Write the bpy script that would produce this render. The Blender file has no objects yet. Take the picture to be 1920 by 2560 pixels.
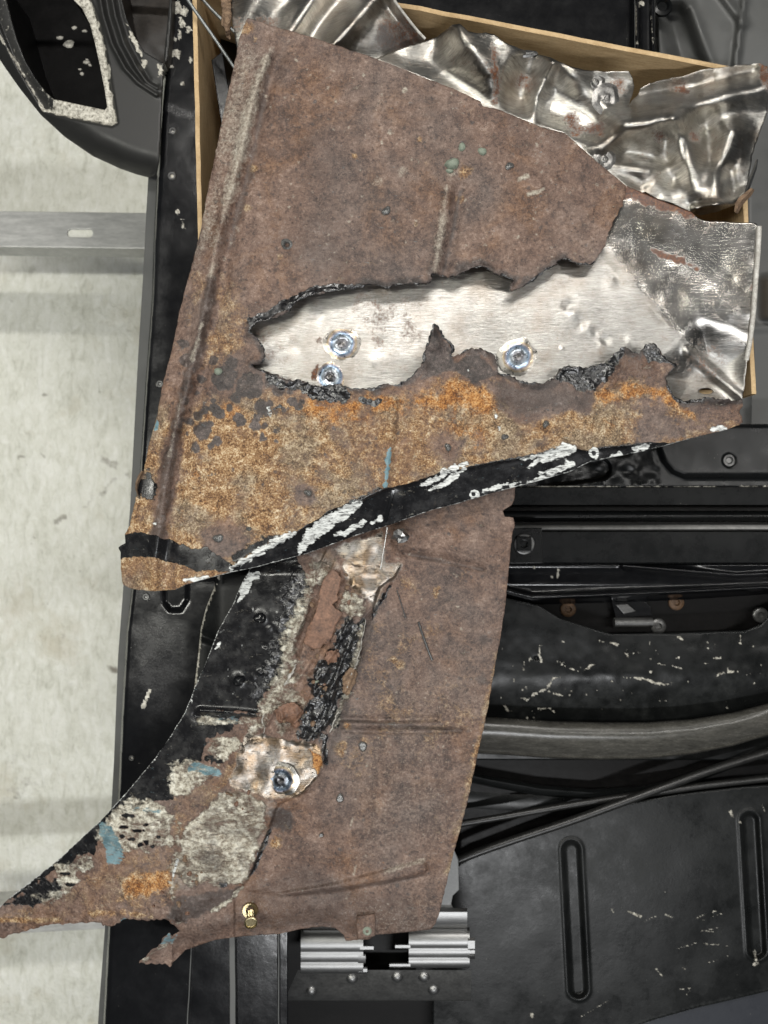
import bpy, bmesh, math, random
import numpy as np
from mathutils import Vector, Matrix
SC = bpy.context.scene
COL = SC.collection
rng = random.Random(5)

# ------------------------------------------------------------------ camera
CAMZ = 0.8                                   # lens 0.8 m above the top panel
PX = 0.0004                                  # metres per photograph pixel on the plane z = 0
cam = bpy.data.cameras.new('camera'); camo = bpy.data.objects.new('camera', cam); COL.objects.link(camo)
camo.location = (0, 0, CAMZ)
cam.sensor_fit = 'VERTICAL'; cam.sensor_height = 36.0; cam.sensor_width = 27.0
cam.lens = 36.0 * CAMZ / (2560 * PX)
cam.clip_start = 0.02; cam.clip_end = 30
cam.dof.use_dof = True; cam.dof.focus_distance = CAMZ - 0.02; cam.dof.aperture_fstop = 6.0
SC.camera = camo
# ------------------------------------------------------------------ world, lamps, exposure
w = bpy.data.worlds.new('World'); SC.world = w; w.use_nodes = True
w.node_tree.nodes['Background'].inputs[0].default_value = (0.90, 0.95, 1.0, 1)
w.node_tree.nodes['Background'].inputs[1].default_value = 0.048

def area(name, loc, target, sx, sy, power, color=(1, 0.97, 0.92)):
    l = bpy.data.lights.new(name, 'AREA'); l.shape = 'RECTANGLE'; l.size = sx; l.size_y = sy
    l.energy = power; l.color = color
    o = bpy.data.objects.new(name, l); COL.objects.link(o); o.location = loc
    o.rotation_euler = (Vector(target) - Vector(loc)).to_track_quat('-Z', 'Y').to_euler()
    return o
area('ceiling_tube_front', (0.10, 1.30, 2.1), (0, 0.05, 0), 1.3, 0.09, 36, (1.0, 0.97, 0.92))
area('ceiling_tube_left', (-1.25, 0.05, 2.1), (-0.4, 0, -0.3), 0.09, 1.6, 33, (1.0, 0.985, 0.90))
area('ceiling_tube_back', (0.25, -1.45, 2.1), (0, 0, 0), 1.3, 0.09, 30, (0.98, 0.99, 1.0))
area('ceiling_tube_right', (1.45, 0.15, 2.1), (0.1, 0, 0), 0.09, 1.3, 13, (1.0, 0.98, 0.94))
vs = SC.view_settings
vs.view_transform = 'Standard'; vs.look = 'None'; vs.exposure = 0.0; vs.gamma = 1.0; vs.use_curve_mapping = False
SC.render.engine = 'CYCLES'; SC.cycles.use_denoising = True
SC.cycles.max_bounces = 6; SC.cycles.diffuse_bounces = 3; SC.cycles.glossy_bounces = 4

# ------------------------------------------------------------------ helpers
def at(u, v, z):
    """photograph pixel (u, v) at height z -> point in the place"""
    k = PX * (CAMZ - z) / CAMZ
    return ((u - 960) * k, (1280 - v) * k, z)

TAB = np.random.RandomState(11).rand(256, 256)
def vnoise(x, y, s):
    x = x + s * 17.31; y = y + s * 9.77
    xi = np.floor(x).astype(int); yi = np.floor(y).astype(int)
    fx = x - xi; fy = y - yi
    fx = fx * fx * (3 - 2 * fx); fy = fy * fy * (3 - 2 * fy)
    g = lambda i, j: TAB[(xi + i + s * 37) % 256, (yi + j + s * 91) % 256]
    return (g(0, 0) * (1 - fx) + g(1, 0) * fx) * (1 - fy) + (g(0, 1) * (1 - fx) + g(1, 1) * fx) * fy
def fbm(u, v, px, seed=0, octv=4, gain=0.5):
    """fractal noise, about -1..1, largest feature px pixels"""
    r = 0; a = 1.0; t = 0; f = 1.0 / px
    for o in range(octv):
        r = r + a * (vnoise(u * f, v * f, seed + o * 3) * 2 - 1); t += a; a *= gain; f *= 2.03
    return r / t * 1.6
def sst(x):
    x = np.clip(x, 0, 1); return x * x * (3 - 2 * x)

def seg_dist(U, V, pts):
    """distance to a polyline and the interpolated third value (width) at the nearest point"""
    best = np.full(U.shape, 1e9); wv = np.zeros(U.shape)
    for a, b in zip(pts[:-1], pts[1:]):
        dx, dy = b[0] - a[0], b[1] - a[1]; L = dx * dx + dy * dy + 1e-9
        t = np.clip(((U - a[0]) * dx + (V - a[1]) * dy) / L, 0, 1)
        d = (U - a[0] - t * dx) ** 2 + (V - a[1] - t * dy) ** 2
        m = d < best
        best = np.where(m, d, best)
        if len(a) > 2: wv = np.where(m, a[2] + t * (b[2] - a[2]), wv)
    return np.sqrt(best), wv
def inside(U, V, poly):
    r = np.zeros(U.shape, bool); n = len(poly)
    for i in range(n):
        x1, y1 = poly[i][0], poly[i][1]; x2, y2 = poly[(i + 1) % n][0], poly[(i + 1) % n][1]
        if y1 == y2: continue
        c = ((y1 > V) != (y2 > V)) & (U < (x2 - x1) * (V - y1) / (y2 - y1) + x1)
        r ^= c
    return r
def boxed(U, V, pts, mg):
    xs = [p[0] for p in pts]; ys = [p[1] for p in pts]
    return (U > min(xs) - mg) & (U < max(xs) + mg) & (V > min(ys) - mg) & (V < max(ys) + mg)
def stroke(U, V, pts, w=None, soft=3.0, na=0.0, ns=30, seed=0):
    """0..1 mask along a polyline; width from w or each point's third value"""
    out = np.zeros(U.shape); mw = w if w else max(p[2] for p in pts)
    m = boxed(U, V, pts, mw + soft + na * 2 + 4)
    if not m.any(): return out
    u, v = U[m], V[m]
    d, wv = seg_dist(u, v, pts)
    if w: wv = w
    n = na * fbm(u, v, ns, seed, 4, 0.6) if na else 0
    out[m] = sst((wv - d + n) / soft + 0.5)
    return out
def region(U, V, poly, soft=4.0, na=0.0, ns=30, seed=0):
    out = np.zeros(U.shape)
    m = boxed(U, V, poly, soft + na * 2 + 4)
    if not m.any(): return out
    u, v = U[m], V[m]
    d, _ = seg_dist(u, v, [p[:2] for p in poly] + [poly[0][:2]])
    d = np.where(inside(u, v, poly), d, -d)
    n = na * fbm(u, v, ns, seed, 4, 0.6) if na else 0
    out[m] = sst((d + n) / soft + 0.5)
    return out
def blob(U, V, x, y, r, soft=4.0, na=0.0, ns=20, seed=0, sy=1.0):
    out = np.zeros(U.shape)
    m = boxed(U, V, [(x, y)], (r + soft + na * 2) * max(1, sy) + 4)
    if not m.any(): return out
    u, v = U[m], V[m]
    d = np.sqrt((u - x) ** 2 + ((v - y) / sy) ** 2)
    n = na * fbm(u, v, ns, seed, 4, 0.6) if na else 0
    out[m] = sst((r - d + n) / soft + 0.5)
    return out
def gauss(U, V, pts, wd):
    out = np.zeros(U.shape); m = boxed(U, V, pts, wd * 3)
    if m.any():
        d, _ = seg_dist(U[m], V[m], [p[:2] for p in pts]); out[m] = np.exp(-(d / wd) ** 2)
    return out
def top(*ms):
    r = ms[0]
    for m in ms[1:]: r = np.maximum(r, m)
    return r

def rough(poly, amp, seglen=9, seed=1, closed=True, skip=()):
    """subdivide an outline and make it uneven; amp px sideways. skip: edge indices left straight"""
    r = random.Random(seed); out = []
    n = len(poly); m = n if closed else n - 1
    for i in range(m):
        a, b = poly[i], poly[(i + 1) % n]
        L = math.hypot(b[0] - a[0], b[1] - a[1]); k = max(1, int(L / seglen))
        nx, ny = (-(b[1] - a[1]) / (L + 1e-9), (b[0] - a[0]) / (L + 1e-9))
        am = amp(i) if callable(amp) else amp
        for j in range(k):
            t = j / k; o = 0 if j == 0 else r.uniform(-am, am)
            out.append((a[0] + (b[0] - a[0]) * t + nx * o, a[1] + (b[1] - a[1]) * t + ny * o))
    if not closed: out.append(poly[-1][:2])
    return out

def link(name, me, parent=None):
    o = bpy.data.objects.new(name, me); COL.objects.link(o)
    if parent is not None: o.parent = parent; o.matrix_parent_inverse = parent.matrix_world.inverted() if False else Matrix.Translation(-parent.location)
    return o
def tag(o, label=None, cat=None, group=None, kind=None):
    if label: o['label'] = label
    if cat: o['category'] = cat
    if group: o['group'] = group
    if kind: o['kind'] = kind
    return o
def thing(name, label, cat, loc=(0, 0, 0), group=None):
    o = bpy.data.objects.new(name, None); COL.objects.link(o); o.location = loc; o.empty_display_size = 0.05
    return tag(o, label, cat, group)

def mesh_np(name, co, quads, tris, mat, smooth=True):
    me = bpy.data.meshes.new(name)
    nq, nt = len(quads), len(tris)
    me.vertices.add(len(co)); me.vertices.foreach_set('co', np.asarray(co, dtype=np.float32).ravel())
    loops = np.concatenate([np.asarray(quads, dtype=np.int32).ravel(), np.asarray(tris, dtype=np.int32).ravel()])
    me.loops.add(len(loops)); me.loops.foreach_set('vertex_index', loops)
    me.polygons.add(nq + nt)
    st = np.concatenate([np.arange(nq) * 4, nq * 4 + np.arange(nt) * 3]).astype(np.int32)
    me.polygons.foreach_set('loop_start', st)
    me.polygons.foreach_set('use_smooth', np.full(nq + nt, smooth, dtype=bool))
    me.materials.append(mat); me.update(calc_edges=True); me.validate()
    return me

def sheet(name, poly, zf, step, thick, mat, parent=None, attrs=None, holes=()):
    """a sheet of metal, card or ground with a traced outline, real height and real thickness"""
    P = np.array([p[:2] for p in poly], float)
    x0, y0 = P.min(0) - step; x1, y1 = P.max(0) + step
    gx = np.arange(x0, x1 + step, step); gy = np.arange(y0, y1 + step, step)
    nx, ny = len(gx), len(gy)
    ins = np.zeros((ny, nx), bool)
    for loop in [poly] + list(holes):
        L = np.array([p[:2] for p in loop], float); A = L; B = np.roll(L, -1, 0)
        for r in range(ny):
            y = gy[r] + 1e-4
            c = (A[:, 1] > y) != (B[:, 1] > y)
            if not c.any(): continue
            xs = np.sort(A[c, 0] + (y - A[c, 1]) * (B[c, 0] - A[c, 0]) / (B[c, 1] - A[c, 1]))
            ins[r] ^= (np.searchsorted(xs, gx) % 2).astype(bool)
    idx = np.arange(ny * nx).reshape(ny, nx)
    a, b, c, d = ins[:-1, :-1], ins[:-1, 1:], ins[1:, 1:], ins[1:, :-1]
    ia, ib, ic, id_ = idx[:-1, :-1], idx[:-1, 1:], idx[1:, 1:], idx[1:, :-1]
    n = a.astype(int) + b + c + d
    q = n == 4
    # image v runs down, so (a, d, c, b) faces up
    quads = np.stack([ia[q], id_[q], ic[q], ib[q]], 1)
    T = []
    for miss, tri in ((a, (id_, ic, ib)), (b, (ia, id_, ic)), (c, (ia, id_, ib)), (d, (ia, ic, ib))):
        m = (n == 3) & ~miss
        T.append(np.stack([t[m] for t in tri], 1))
    tris = np.concatenate(T)
    used = np.unique(np.concatenate([quads.ravel(), tris.ravel()]))
    remap = np.full(ny * nx, -1); remap[used] = np.arange(len(used))
    quads = remap[quads]; tris = remap[tris]
    U = gx[used % nx].astype(float); V = gy[used // nx].astype(float)
    # boundary edges
    E = np.concatenate([quads[:, [0, 1]], quads[:, [1, 2]], quads[:, [2, 3]], quads[:, [3, 0]], tris[:, [0, 1]], tris[:, [1, 2]], tris[:, [2, 0]]])
    N = len(used)
    key = np.minimum(E[:, 0], E[:, 1]) * N + np.maximum(E[:, 0], E[:, 1])
    _, inv, cnt = np.unique(key, return_inverse=True, return_counts=True)
    be = E[cnt[inv] == 1]
    bv = np.unique(be)
    bu, bvv = U[bv], V[bv]
    best = np.full(len(bv), 1e18); bx = bu.copy(); by = bvv.copy()
    for loop in [poly] + list(holes):
        L = np.array([p[:2] for p in loop], float)
        for p, r in zip(L, np.roll(L, -1, 0)):
            m = (bu > min(p[0], r[0]) - 3 * step) & (bu < max(p[0], r[0]) + 3 * step) & (bvv > min(p[1], r[1]) - 3 * step) & (bvv < max(p[1], r[1]) + 3 * step)
            if not m.any(): continue
            D = r - p; l2 = D @ D + 1e-9
            t = np.clip(((bu[m] - p[0]) * D[0] + (bvv[m] - p[1]) * D[1]) / l2, 0, 1)
            qx = p[0] + t * D[0]; qy = p[1] + t * D[1]; dd = (qx - bu[m]) ** 2 + (qy - bvv[m]) ** 2
            k = np.where(m)[0]; s = dd < best[k]
            best[k[s]] = dd[s]; bx[k[s]] = qx[s]; by[k[s]] = qy[s]
    ok = best < (1.6 * step) ** 2
    U[bv[ok]] = bx[ok]; V[bv[ok]] = by[ok]
    Z = zf(U, V) if callable(zf) else np.full(U.shape, float(zf))
    k = PX * (CAMZ - Z) / CAMZ
    co = np.stack([(U - 960) * k, (1280 - V) * k, Z], 1)
    A = attrs(U, V) if attrs else {}
    if thick:
        lo = co.copy(); lo[:, 2] -= thick
        q2 = quads[:, ::-1] + N; t2 = tris[:, ::-1] + N
        walls = np.stack([be[:, 1], be[:, 0], be[:, 0] + N, be[:, 1] + N], 1)
        co = np.concatenate([co, lo]); quads = np.concatenate([quads, q2, walls]); tris = np.concatenate([tris, t2])
        A = {k2: np.concatenate([v, v]) for k2, v in A.items()}
    me = mesh_np(name, co, quads, tris, mat)
    for k2, v in A.items():
        at_ = me.attributes.new(k2, 'FLOAT', 'POINT'); at_.data.foreach_set('value', np.clip(v, 0, 1).astype(np.float32))
    o = link(name, me, parent)
    return o

DG = None
def from_curve(name, cu, mat, parent, smooth):
    o = bpy.data.objects.new(name, cu); COL.objects.link(o)
    dg = bpy.context.evaluated_depsgraph_get(); dg.update()
    me = bpy.data.meshes.new_from_object(o.evaluated_get(dg)); bpy.data.objects.remove(o); bpy.data.curves.remove(cu)
    me.materials.clear(); me.materials.append(mat)
    me.polygons.foreach_set('use_smooth', np.full(len(me.polygons), smooth, dtype=bool))
    me.name = name
    return link(name, me, parent)
def plate(name, poly, z, thick, mat, parent=None, bevel=0.0015, holes=(), res=2):
    """a flat plate, top face at height z, with bevelled edges and cut-outs"""
    cu = bpy.data.curves.new(name, 'CURVE'); cu.dimensions = '2D'; cu.fill_mode = 'BOTH'
    for loop in [poly] + list(holes):
        s = cu.splines.new('POLY'); s.points.add(len(loop) - 1); s.use_cyclic_u = True
        for i, p in enumerate(loop):
            x, y, _ = at(p[0], p[1], z); s.points[i].co = (x, y, 0, 1)
    cu.extrude = max(thick / 2 - bevel, 1e-5); cu.bevel_depth = bevel; cu.bevel_resolution = res; cu.offset = -bevel
    o = from_curve(name, cu, mat, parent, False)
    o.data.transform(Matrix.Translation((0, 0, z - thick / 2)))
    return o
def tube(name, pts, r, mat, parent=None, res=4, bez=True, radii=None, cap=True):
    """a rod, hose or wire through 3D points"""
    cu = bpy.data.curves.new(name, 'CURVE'); cu.dimensions = '3D'; cu.bevel_depth = r; cu.bevel_resolution = res; cu.use_fill_caps = cap
    s = cu.splines.new('NURBS' if bez else 'POLY'); s.points.add(len(pts) - 1)
    for i, p in enumerate(pts):
        s.points[i].co = (*p, 1); s.points[i].radius = radii[i] if radii else 1
    if bez: s.use_endpoint_u = True; s.order_u = 3; s.resolution_u = 8
    return from_curve(name, cu, mat, parent, True)
def loft(name, rows, mat, parent=None, smooth=True, closed=False):
    """quads between equal-length rows of 3D points"""
    m = len(rows[0]); co = [p for r in rows for p in r]; f = []
    for i in range(len(rows) - 1):
        for j in range(m - 1 + (1 if closed else 0)):
            k = (j + 1) % m
            f.append((i * m + j, i * m + k, (i + 1) * m + k, (i + 1) * m + j))
    me = bpy.data.meshes.new(name); me.from_pydata(co, [], f); me.materials.append(mat)
    me.polygons.foreach_set('use_smooth', np.full(len(f), smooth, dtype=bool))
    bm = bmesh.new(); bm.from_mesh(me); bmesh.ops.recalc_face_normals(bm, faces=bm.faces); bm.to_mesh(me); bm.free()
    if smooth:
        try: me.set_sharp_from_angle(angle=math.radians(40))
        except Exception: pass
    return link(name, me, parent)
def bar(name, u0, u1, prof, mat, parent=None, du=0.0):
    """a straight section running along x; prof = [(v, z), ...] (closed); du tilts the far end in v"""
    rows = []
    n = 6
    for i in range(n + 1):
        u = u0 + (u1 - u0) * i / n
        rows.append([at(u, v + du * i / n, z) for v, z in prof])
    o = loft(name, rows, mat, parent, True, True)
    bm = bmesh.new(); bm.from_mesh(o.data); bmesh.ops.holes_fill(bm, edges=[e for e in bm.edges if e.is_boundary]); bmesh.ops.recalc_face_normals(bm, faces=bm.faces)
    bm.to_mesh(o.data); bm.free()
    o.data.set_sharp_from_angle(angle=math.radians(38))
    return o
def lathe(name, prof, n, mat, parent=None, loc=(0, 0, 0), tilt=(0, 0, 0), jitter=0.0, seed=0, sq=(1, 1)):
    """prof = [(radius, height)...] turned round z"""
    r = random.Random(seed); rows = []
    ph = [r.uniform(0, 6.28) for _ in range(4)]
    for k in range(n):
        a = 2 * math.pi * k / n
        j = 1 + jitter * (math.sin(2 * a + ph[0]) + 0.6 * math.sin(3 * a + ph[1]) + 0.4 * math.sin(7 * a + ph[2]))
        rows.append([(p[0] * math.cos(a) * j * sq[0], p[0] * math.sin(a) * j * sq[1], p[1] + (jitter * 0.3 * p[0] * math.sin(5 * a + ph[3]))) for p in prof])
    rows.append(rows[0])
    o = loft(name, rows, mat, None, True, False)
    bm = bmesh.new(); bm.from_mesh(o.data); bmesh.ops.remove_doubles(bm, verts=bm.verts, dist=1e-6); bmesh.ops.recalc_face_normals(bm, faces=bm.faces); bm.to_mesh(o.data); bm.free()
    o.data.polygons.foreach_set('use_smooth', np.ones(len(o.data.polygons), dtype=bool))
    M = Matrix.Translation(loc) @ Matrix.Rotation(tilt[0], 4, 'X') @ Matrix.Rotation(tilt[1], 4, 'Y') @ Matrix.Rotation(tilt[2], 4, 'Z')
    if parent is not None: o.parent = parent; M = Matrix.Translation(-parent.location) @ M
    o.matrix_local = M
    return o

# ------------------------------------------------------------------ materials
class NB:
    def __init__(s, name):
        s.m = bpy.data.materials.new(name); s.m.use_nodes = True; s.t = s.m.node_tree
        s.b = s.t.nodes['Principled BSDF']; s.tc = s.t.nodes.new('ShaderNodeTexCoord').outputs['Object']
    def n(s, k): return s.t.nodes.new(k)
    def l(s, a, b):
        if hasattr(a, 'is_output'): s.t.links.new(a, b)
        else: b.default_value = a
    def map(s, scale=(1, 1, 1), rot=(0, 0, 0), vec=None):
        n = s.n('ShaderNodeMapping'); s.l(vec or s.tc, n.inputs['Vector']); n.inputs['Scale'].default_value = scale; n.inputs['Rotation'].default_value = rot
        return n.outputs[0]
    def noise(s, sc, det=4, ro=0.55, vec=None, dist=0.0):
        n = s.n('ShaderNodeTexNoise'); s.l(vec or s.tc, n.inputs['Vector']); n.inputs['Scale'].default_value = sc
        n.inputs['Detail'].default_value = det; n.inputs['Roughness'].default_value = ro; n.inputs['Distortion'].default_value = dist
        return n.outputs['Fac']
    def vor(s, sc, feat='F1', vec=None, rnd=1.0):
        n = s.n('ShaderNodeTexVoronoi'); n.feature = feat; s.l(vec or s.tc, n.inputs['Vector']); n.inputs['Scale'].default_value = sc; n.inputs['Randomness'].default_value = rnd
        return n.outputs['Distance']
    def ramp(s, fac, stops, interp='LINEAR'):
        n = s.n('ShaderNodeValToRGB'); s.l(fac, n.inputs[0]); e = n.color_ramp.elements; n.color_ramp.interpolation = interp
        while len(e) < len(stops): e.new(0.5)
        for i, (p, c) in enumerate(stops):
            e[i].position = p; e[i].color = (c, c, c, 1) if not isinstance(c, tuple) else (*c, 1)
        return n.outputs[0]
    def mix(s, f, a, b, mode='MIX'):
        n = s.n('ShaderNodeMix'); n.data_type = 'RGBA'; n.blend_type = mode
        s.l(f, n.inputs[0])
        for x, i in ((a, 6), (b, 7)): s.l((*x, 1) if isinstance(x, tuple) else x, n.inputs[i])
        return n.outputs[2]
    def mth(s, op, a, b=0.0, c=None, clamp=False):
        n = s.n('ShaderNodeMath'); n.operation = op; n.use_clamp = clamp; s.l(a, n.inputs[0]); s.l(b, n.inputs[1])
        if c is not None: s.l(c, n.inputs[2])
        return n.outputs[0]
    def mixf(s, f, a, b):
        n = s.n('ShaderNodeMix'); n.data_type = 'FLOAT'; s.l(f, n.inputs[0]); s.l(a, n.inputs[2]); s.l(b, n.inputs[3]); return n.outputs[0]
    def attr(s, name):
        n = s.n('ShaderNodeAttribute'); n.attribute_type = 'GEOMETRY'; n.attribute_name = name; return n.outputs['Fac']
    def bump(s, h, st, dist, nrm=None):
        n = s.n('ShaderNodeBump'); s.l(h, n.inputs['Height']); n.inputs['Strength'].default_value = st; n.inputs['Distance'].default_value = dist
        if nrm is not None: s.l(nrm, n.inputs['Normal'])
        return n.outputs[0]
    def edge(s, a, noise, k=0.5, soft=0.16):
        """break a soft mask into a crisp uneven one with a noise"""
        x = s.mth('ADD', a, s.mth('MULTIPLY', s.mth('SUBTRACT', noise, 0.5), k))
        return s.ramp(x, [(0.5 - soft, 0.0), (0.5 + soft, 1.0)])
    def out(s, col=None, rough=None, metal=None, nrm=None, spec=None, coat=None, coatr=None, aniso=None):
        for v, k in ((col, 'Base Color'), (rough, 'Roughness'), (metal, 'Metallic'), (nrm, 'Normal'), (spec, 'Specular IOR Level'), (coat, 'Coat Weight'), (coatr, 'Coat Roughness'), (aniso, 'Anisotropic')):
            if v is None: continue
            s.l((*v, 1) if isinstance(v, tuple) else v, s.b.inputs[k])
        return s.m

def mat_rust():
    """rusted sheet with orange bloom, black coating, scraped paint and bare patches; where each lies comes from the mesh"""
    s = NB('rusted_sheet_steel')
    A = {k: s.attr(k) for k in ('a_orange', 'a_dark', 'a_black', 'a_white', 'a_bare', 'a_blue', 'a_cream', 'a_tar', 'a_pale', 'a_hot')}
    big = s.noise(14, 5, 0.6); mid = s.noise(70, 7, 0.68); fine = s.noise(330, 6, 0.7); grain = s.noise(1100, 3, 0.6); mid2 = s.noise(46, 8, 0.72, dist=0.4)
    # plain rust: mauve brown, mottled
    f0 = s.mth('ADD', s.mth('MULTIPLY', mid, 0.46), s.mth('ADD', s.mth('MULTIPLY', fine, 0.46), s.mth('MULTIPLY', grain, 0.26)))
    f0 = s.mth('ADD', s.mth('MULTIPLY', s.mth('SUBTRACT', f0, 0.59), 1.40), s.mth('ADD', 0.555, s.mth('MULTIPLY', s.mth('SUBTRACT', s.noise(13, 7, 0.68, None, 0.6), 0.5), 0.36)))
    base = s.ramp(f0, [(0.36, (0.042, 0.026, 0.021)), (0.50, (0.113, 0.070, 0.053)), (0.62, (0.180, 0.118, 0.091)), (0.78, (0.33, 0.245, 0.198))])
    warm = s.ramp(f0, [(0.40, (0.045, 0.024, 0.016)), (0.54, (0.125, 0.066, 0.038)), (0.70, (0.25, 0.148, 0.092))])
    base = s.mix(s.ramp(s.noise(17, 8, 0.7, None, 0.5), [(0.50, 0.0), (0.64, 0.9)]), base, warm)
    cool = s.ramp(f0, [(0.40, (0.046, 0.036, 0.034)), (0.70, (0.19, 0.15, 0.132))])
    base = s.mix(s.ramp(s.noise(9, 6, 0.62), [(0.36, 0.8), (0.55, 0.0)]), base, cool)
    ospk = s.mth('MULTIPLY', s.ramp(s.noise(95, 6, 0.75), [(0.66, 0.0), (0.72, 1.0)]), s.ramp(big, [(0.46, 0.0), (0.62, 1.0)]))
    base = s.mix(s.mth('MULTIPLY', ospk, 0.75), base, (0.27, 0.105, 0.028))
    lspk = s.ramp(s.noise(290, 4, 0.65), [(0.60, 0.0), (0.69, 1.0)])
    base = s.mix(s.mth('MULTIPLY', lspk, 0.42), base, (0.31, 0.23, 0.185))
    dspk = s.ramp(s.noise(170, 5, 0.66), [(0.33, 1.0), (0.42, 0.0)])
    base = s.mix(s.mth('MULTIPLY', dspk, 0.7), base, (0.028, 0.022, 0.022))
    pits = s.ramp(s.vor(210), [(0.07, 1.0), (0.16, 0.0)])
    base = s.mix(s.mth('MULTIPLY', pits, 0.5), base, (0.02, 0.016, 0.016))
    # orange bloom: thread-like orange, ochre and grey-green with dark scabs left standing
    f1 = s.mth('ADD', s.mth('MULTIPLY', s.noise(120, 8, 0.75, dist=0.6), 0.55), s.mth('MULTIPLY', s.noise(620, 4, 0.7), 0.50))
    f1 = s.mth('ADD', s.mth('MULTIPLY', s.mth('SUBTRACT', f1, 0.525), 2.0), 0.535)
    org = s.ramp(f1, [(0.34, (0.055, 0.030, 0.018)), (0.46, (0.175, 0.092, 0.042)), (0.56, (0.305, 0.180, 0.085)), (0.66, (0.46, 0.335, 0.195)), (0.76, (0.64, 0.53, 0.38))])
    grn = s.ramp(f1, [(0.38, (0.070, 0.054, 0.036)), (0.54, (0.200, 0.160, 0.108)), (0.70, (0.40, 0.335, 0.245))])
    org = s.mix(s.ramp(s.noise(24, 5, 0.6), [(0.42, 0.7), (0.53, 0.0)]), org, grn)
    hot = s.ramp(s.noise(44, 7, 0.78, dist=0.5), [(0.62, 0.0), (0.70, 0.6)])
    hot = s.mth('MAXIMUM', hot, s.mth('MULTIPLY', s.edge(A['a_hot'], s.mth('ADD', s.mth('MULTIPLY', mid, 0.5), s.mth('MULTIPLY', fine, 0.5)), 2.4, 0.2), 0.85))
    org = s.mix(hot, org, s.ramp(f1, [(0.36, (0.10, 0.034, 0.010)), (0.52, (0.30, 0.115, 0.026)), (0.70, (0.52, 0.26, 0.075))]))
    mo = s.edge(A['a_orange'], s.mth('ADD', s.mth('MULTIPLY', mid2, 0.6), s.mth('MULTIPLY', fine, 0.4)), 2.2, 0.22)
    col = s.mix(mo, base, org)
    # dark scabs, crease and edge shade put into the colour, and burn
    dk = s.ramp(f0, [(0.38, (0.012, 0.010, 0.010)), (0.54, (0.048, 0.038, 0.034)), (0.66, (0.10, 0.078, 0.070)), (0.78, (0.20, 0.165, 0.15))])
    md = s.edge(A['a_dark'], s.mth('ADD', s.mth('MULTIPLY', fine, 0.6), s.mth('MULTIPLY', mid, 0.4)), 1.7, 0.25); col = s.mix(md, col, dk)
    # pale dust rubbed on edges, and lit swage crests put into the colour
    pl = s.ramp(fine, [(0.35, (0.20, 0.165, 0.13)), (0.6, (0.42, 0.385, 0.32)), (0.75, (0.55, 0.52, 0.46))])
    mp = s.edge(A['a_pale'], s.mth('ADD', s.mth('MULTIPLY', fine, 0.5), s.mth('MULTIPLY', grain, 0.5)), 1.6, 0.3); col = s.mix(mp, col, pl)
    # black coating, with thin haze of dust
    dust = s.ramp(s.noise(60, 6, 0.7), [(0.5, 0.0), (0.8, 0.35)])
    bl = s.mix(dust, (0.008, 0.008, 0.009), (0.10, 0.10, 0.10))
    mk = s.edge(A['a_black'], fine, 0.8, 0.12); col = s.mix(mk, col, bl)
    mt = s.edge(A['a_tar'], s.noise(190, 5, 0.6), 1.0, 0.16); col = s.mix(mt, col, s.ramp(fine, [(0.5, (0.006, 0.006, 0.007)), (0.72, (0.035, 0.034, 0.034))]))
    # cream filler / primer
    cr = s.ramp(s.noise(150, 7, 0.72), [(0.34, (0.07, 0.055, 0.042)), (0.42, (0.24, 0.21, 0.165)), (0.50, (0.46, 0.43, 0.35)), (0.62, (0.70, 0.68, 0.59))])
    mc = s.edge(A['a_cream'], s.mth('ADD', s.mth('MULTIPLY', s.noise(60, 8, 0.74, s.map((1, 2.6, 1), (0, 0, 0.35)), 0.9), 0.65), s.mth('MULTIPLY', fine, 0.35)), 3.2, 0.22); col = s.mix(mc, col, cr)
    mb = s.edge(A['a_blue'], s.noise(120, 6, 0.7, s.map((1, 3, 1), (0, 0, 0.5))), 2.2, 0.18); col = s.mix(mb, col, s.ramp(mid, [(0.4, (0.11, 0.20, 0.235)), (0.65, (0.21, 0.32, 0.35))]))
    # bare ground metal
    scr = s.noise(130, 5, 0.7, s.map((1, 9, 1), (0, 0, 0.9)), 0.5)
    bc = s.mix(s.ramp(mid2, [(0.42, 0.0), (0.62, 1.0)]), s.ramp(scr, [(0.30, (0.17, 0.155, 0.14)), (0.70, (0.36, 0.34, 0.31))]), s.ramp(scr, [(0.30, (0.12, 0.085, 0.058)), (0.70, (0.31, 0.225, 0.145))]))
    me_ = s.edge(A['a_bare'], s.mth('ADD', s.mth('MULTIPLY', mid, 0.6), s.mth('MULTIPLY', fine, 0.4)), 1.9, 0.30); col = s.mix(me_, col, bc)
    # scraped white
    wl = s.noise(120, 5, 0.7, s.map((1, 4.5, 1), (0, 0, -0.62)), 0.8)
    wc = s.ramp(wl, [(0.38, (0.05, 0.05, 0.05)), (0.46, (0.46, 0.47, 0.46)), (0.56, (0.74, 0.76, 0.74))])
    mw = s.edge(A['a_white'], s.mth('ADD', s.mth('MULTIPLY', wl, 0.7), s.mth('MULTIPLY', fine, 0.3)), 2.0, 0.14); col = s.mix(mw, col, wc)
    # gloss
    ro = s.ramp(f0, [(0.42, 0.50), (0.7, 0.78)])
    ro = s.mixf(mo, ro, 0.86); ro = s.mixf(md, ro, 0.46); ro = s.mixf(mp, ro, 0.9)
    ro = s.mixf(mk, ro, s.ramp(mid, [(0.35, 0.14), (0.7, 0.40)])); ro = s.mixf(mt, ro, s.ramp(fine, [(0.35, 0.22), (0.65, 0.42)])); ro = s.mixf(mc, ro, 0.55); ro = s.mixf(mb, ro, 0.4)
    ro = s.mixf(me_, ro, s.ramp(scr, [(0.3, 0.24), (0.7, 0.40)])); ro = s.mixf(mw, ro, 0.55)
    met = s.mixf(mw, s.mth('MULTIPLY', me_, 0.9), 0.0)
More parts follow.
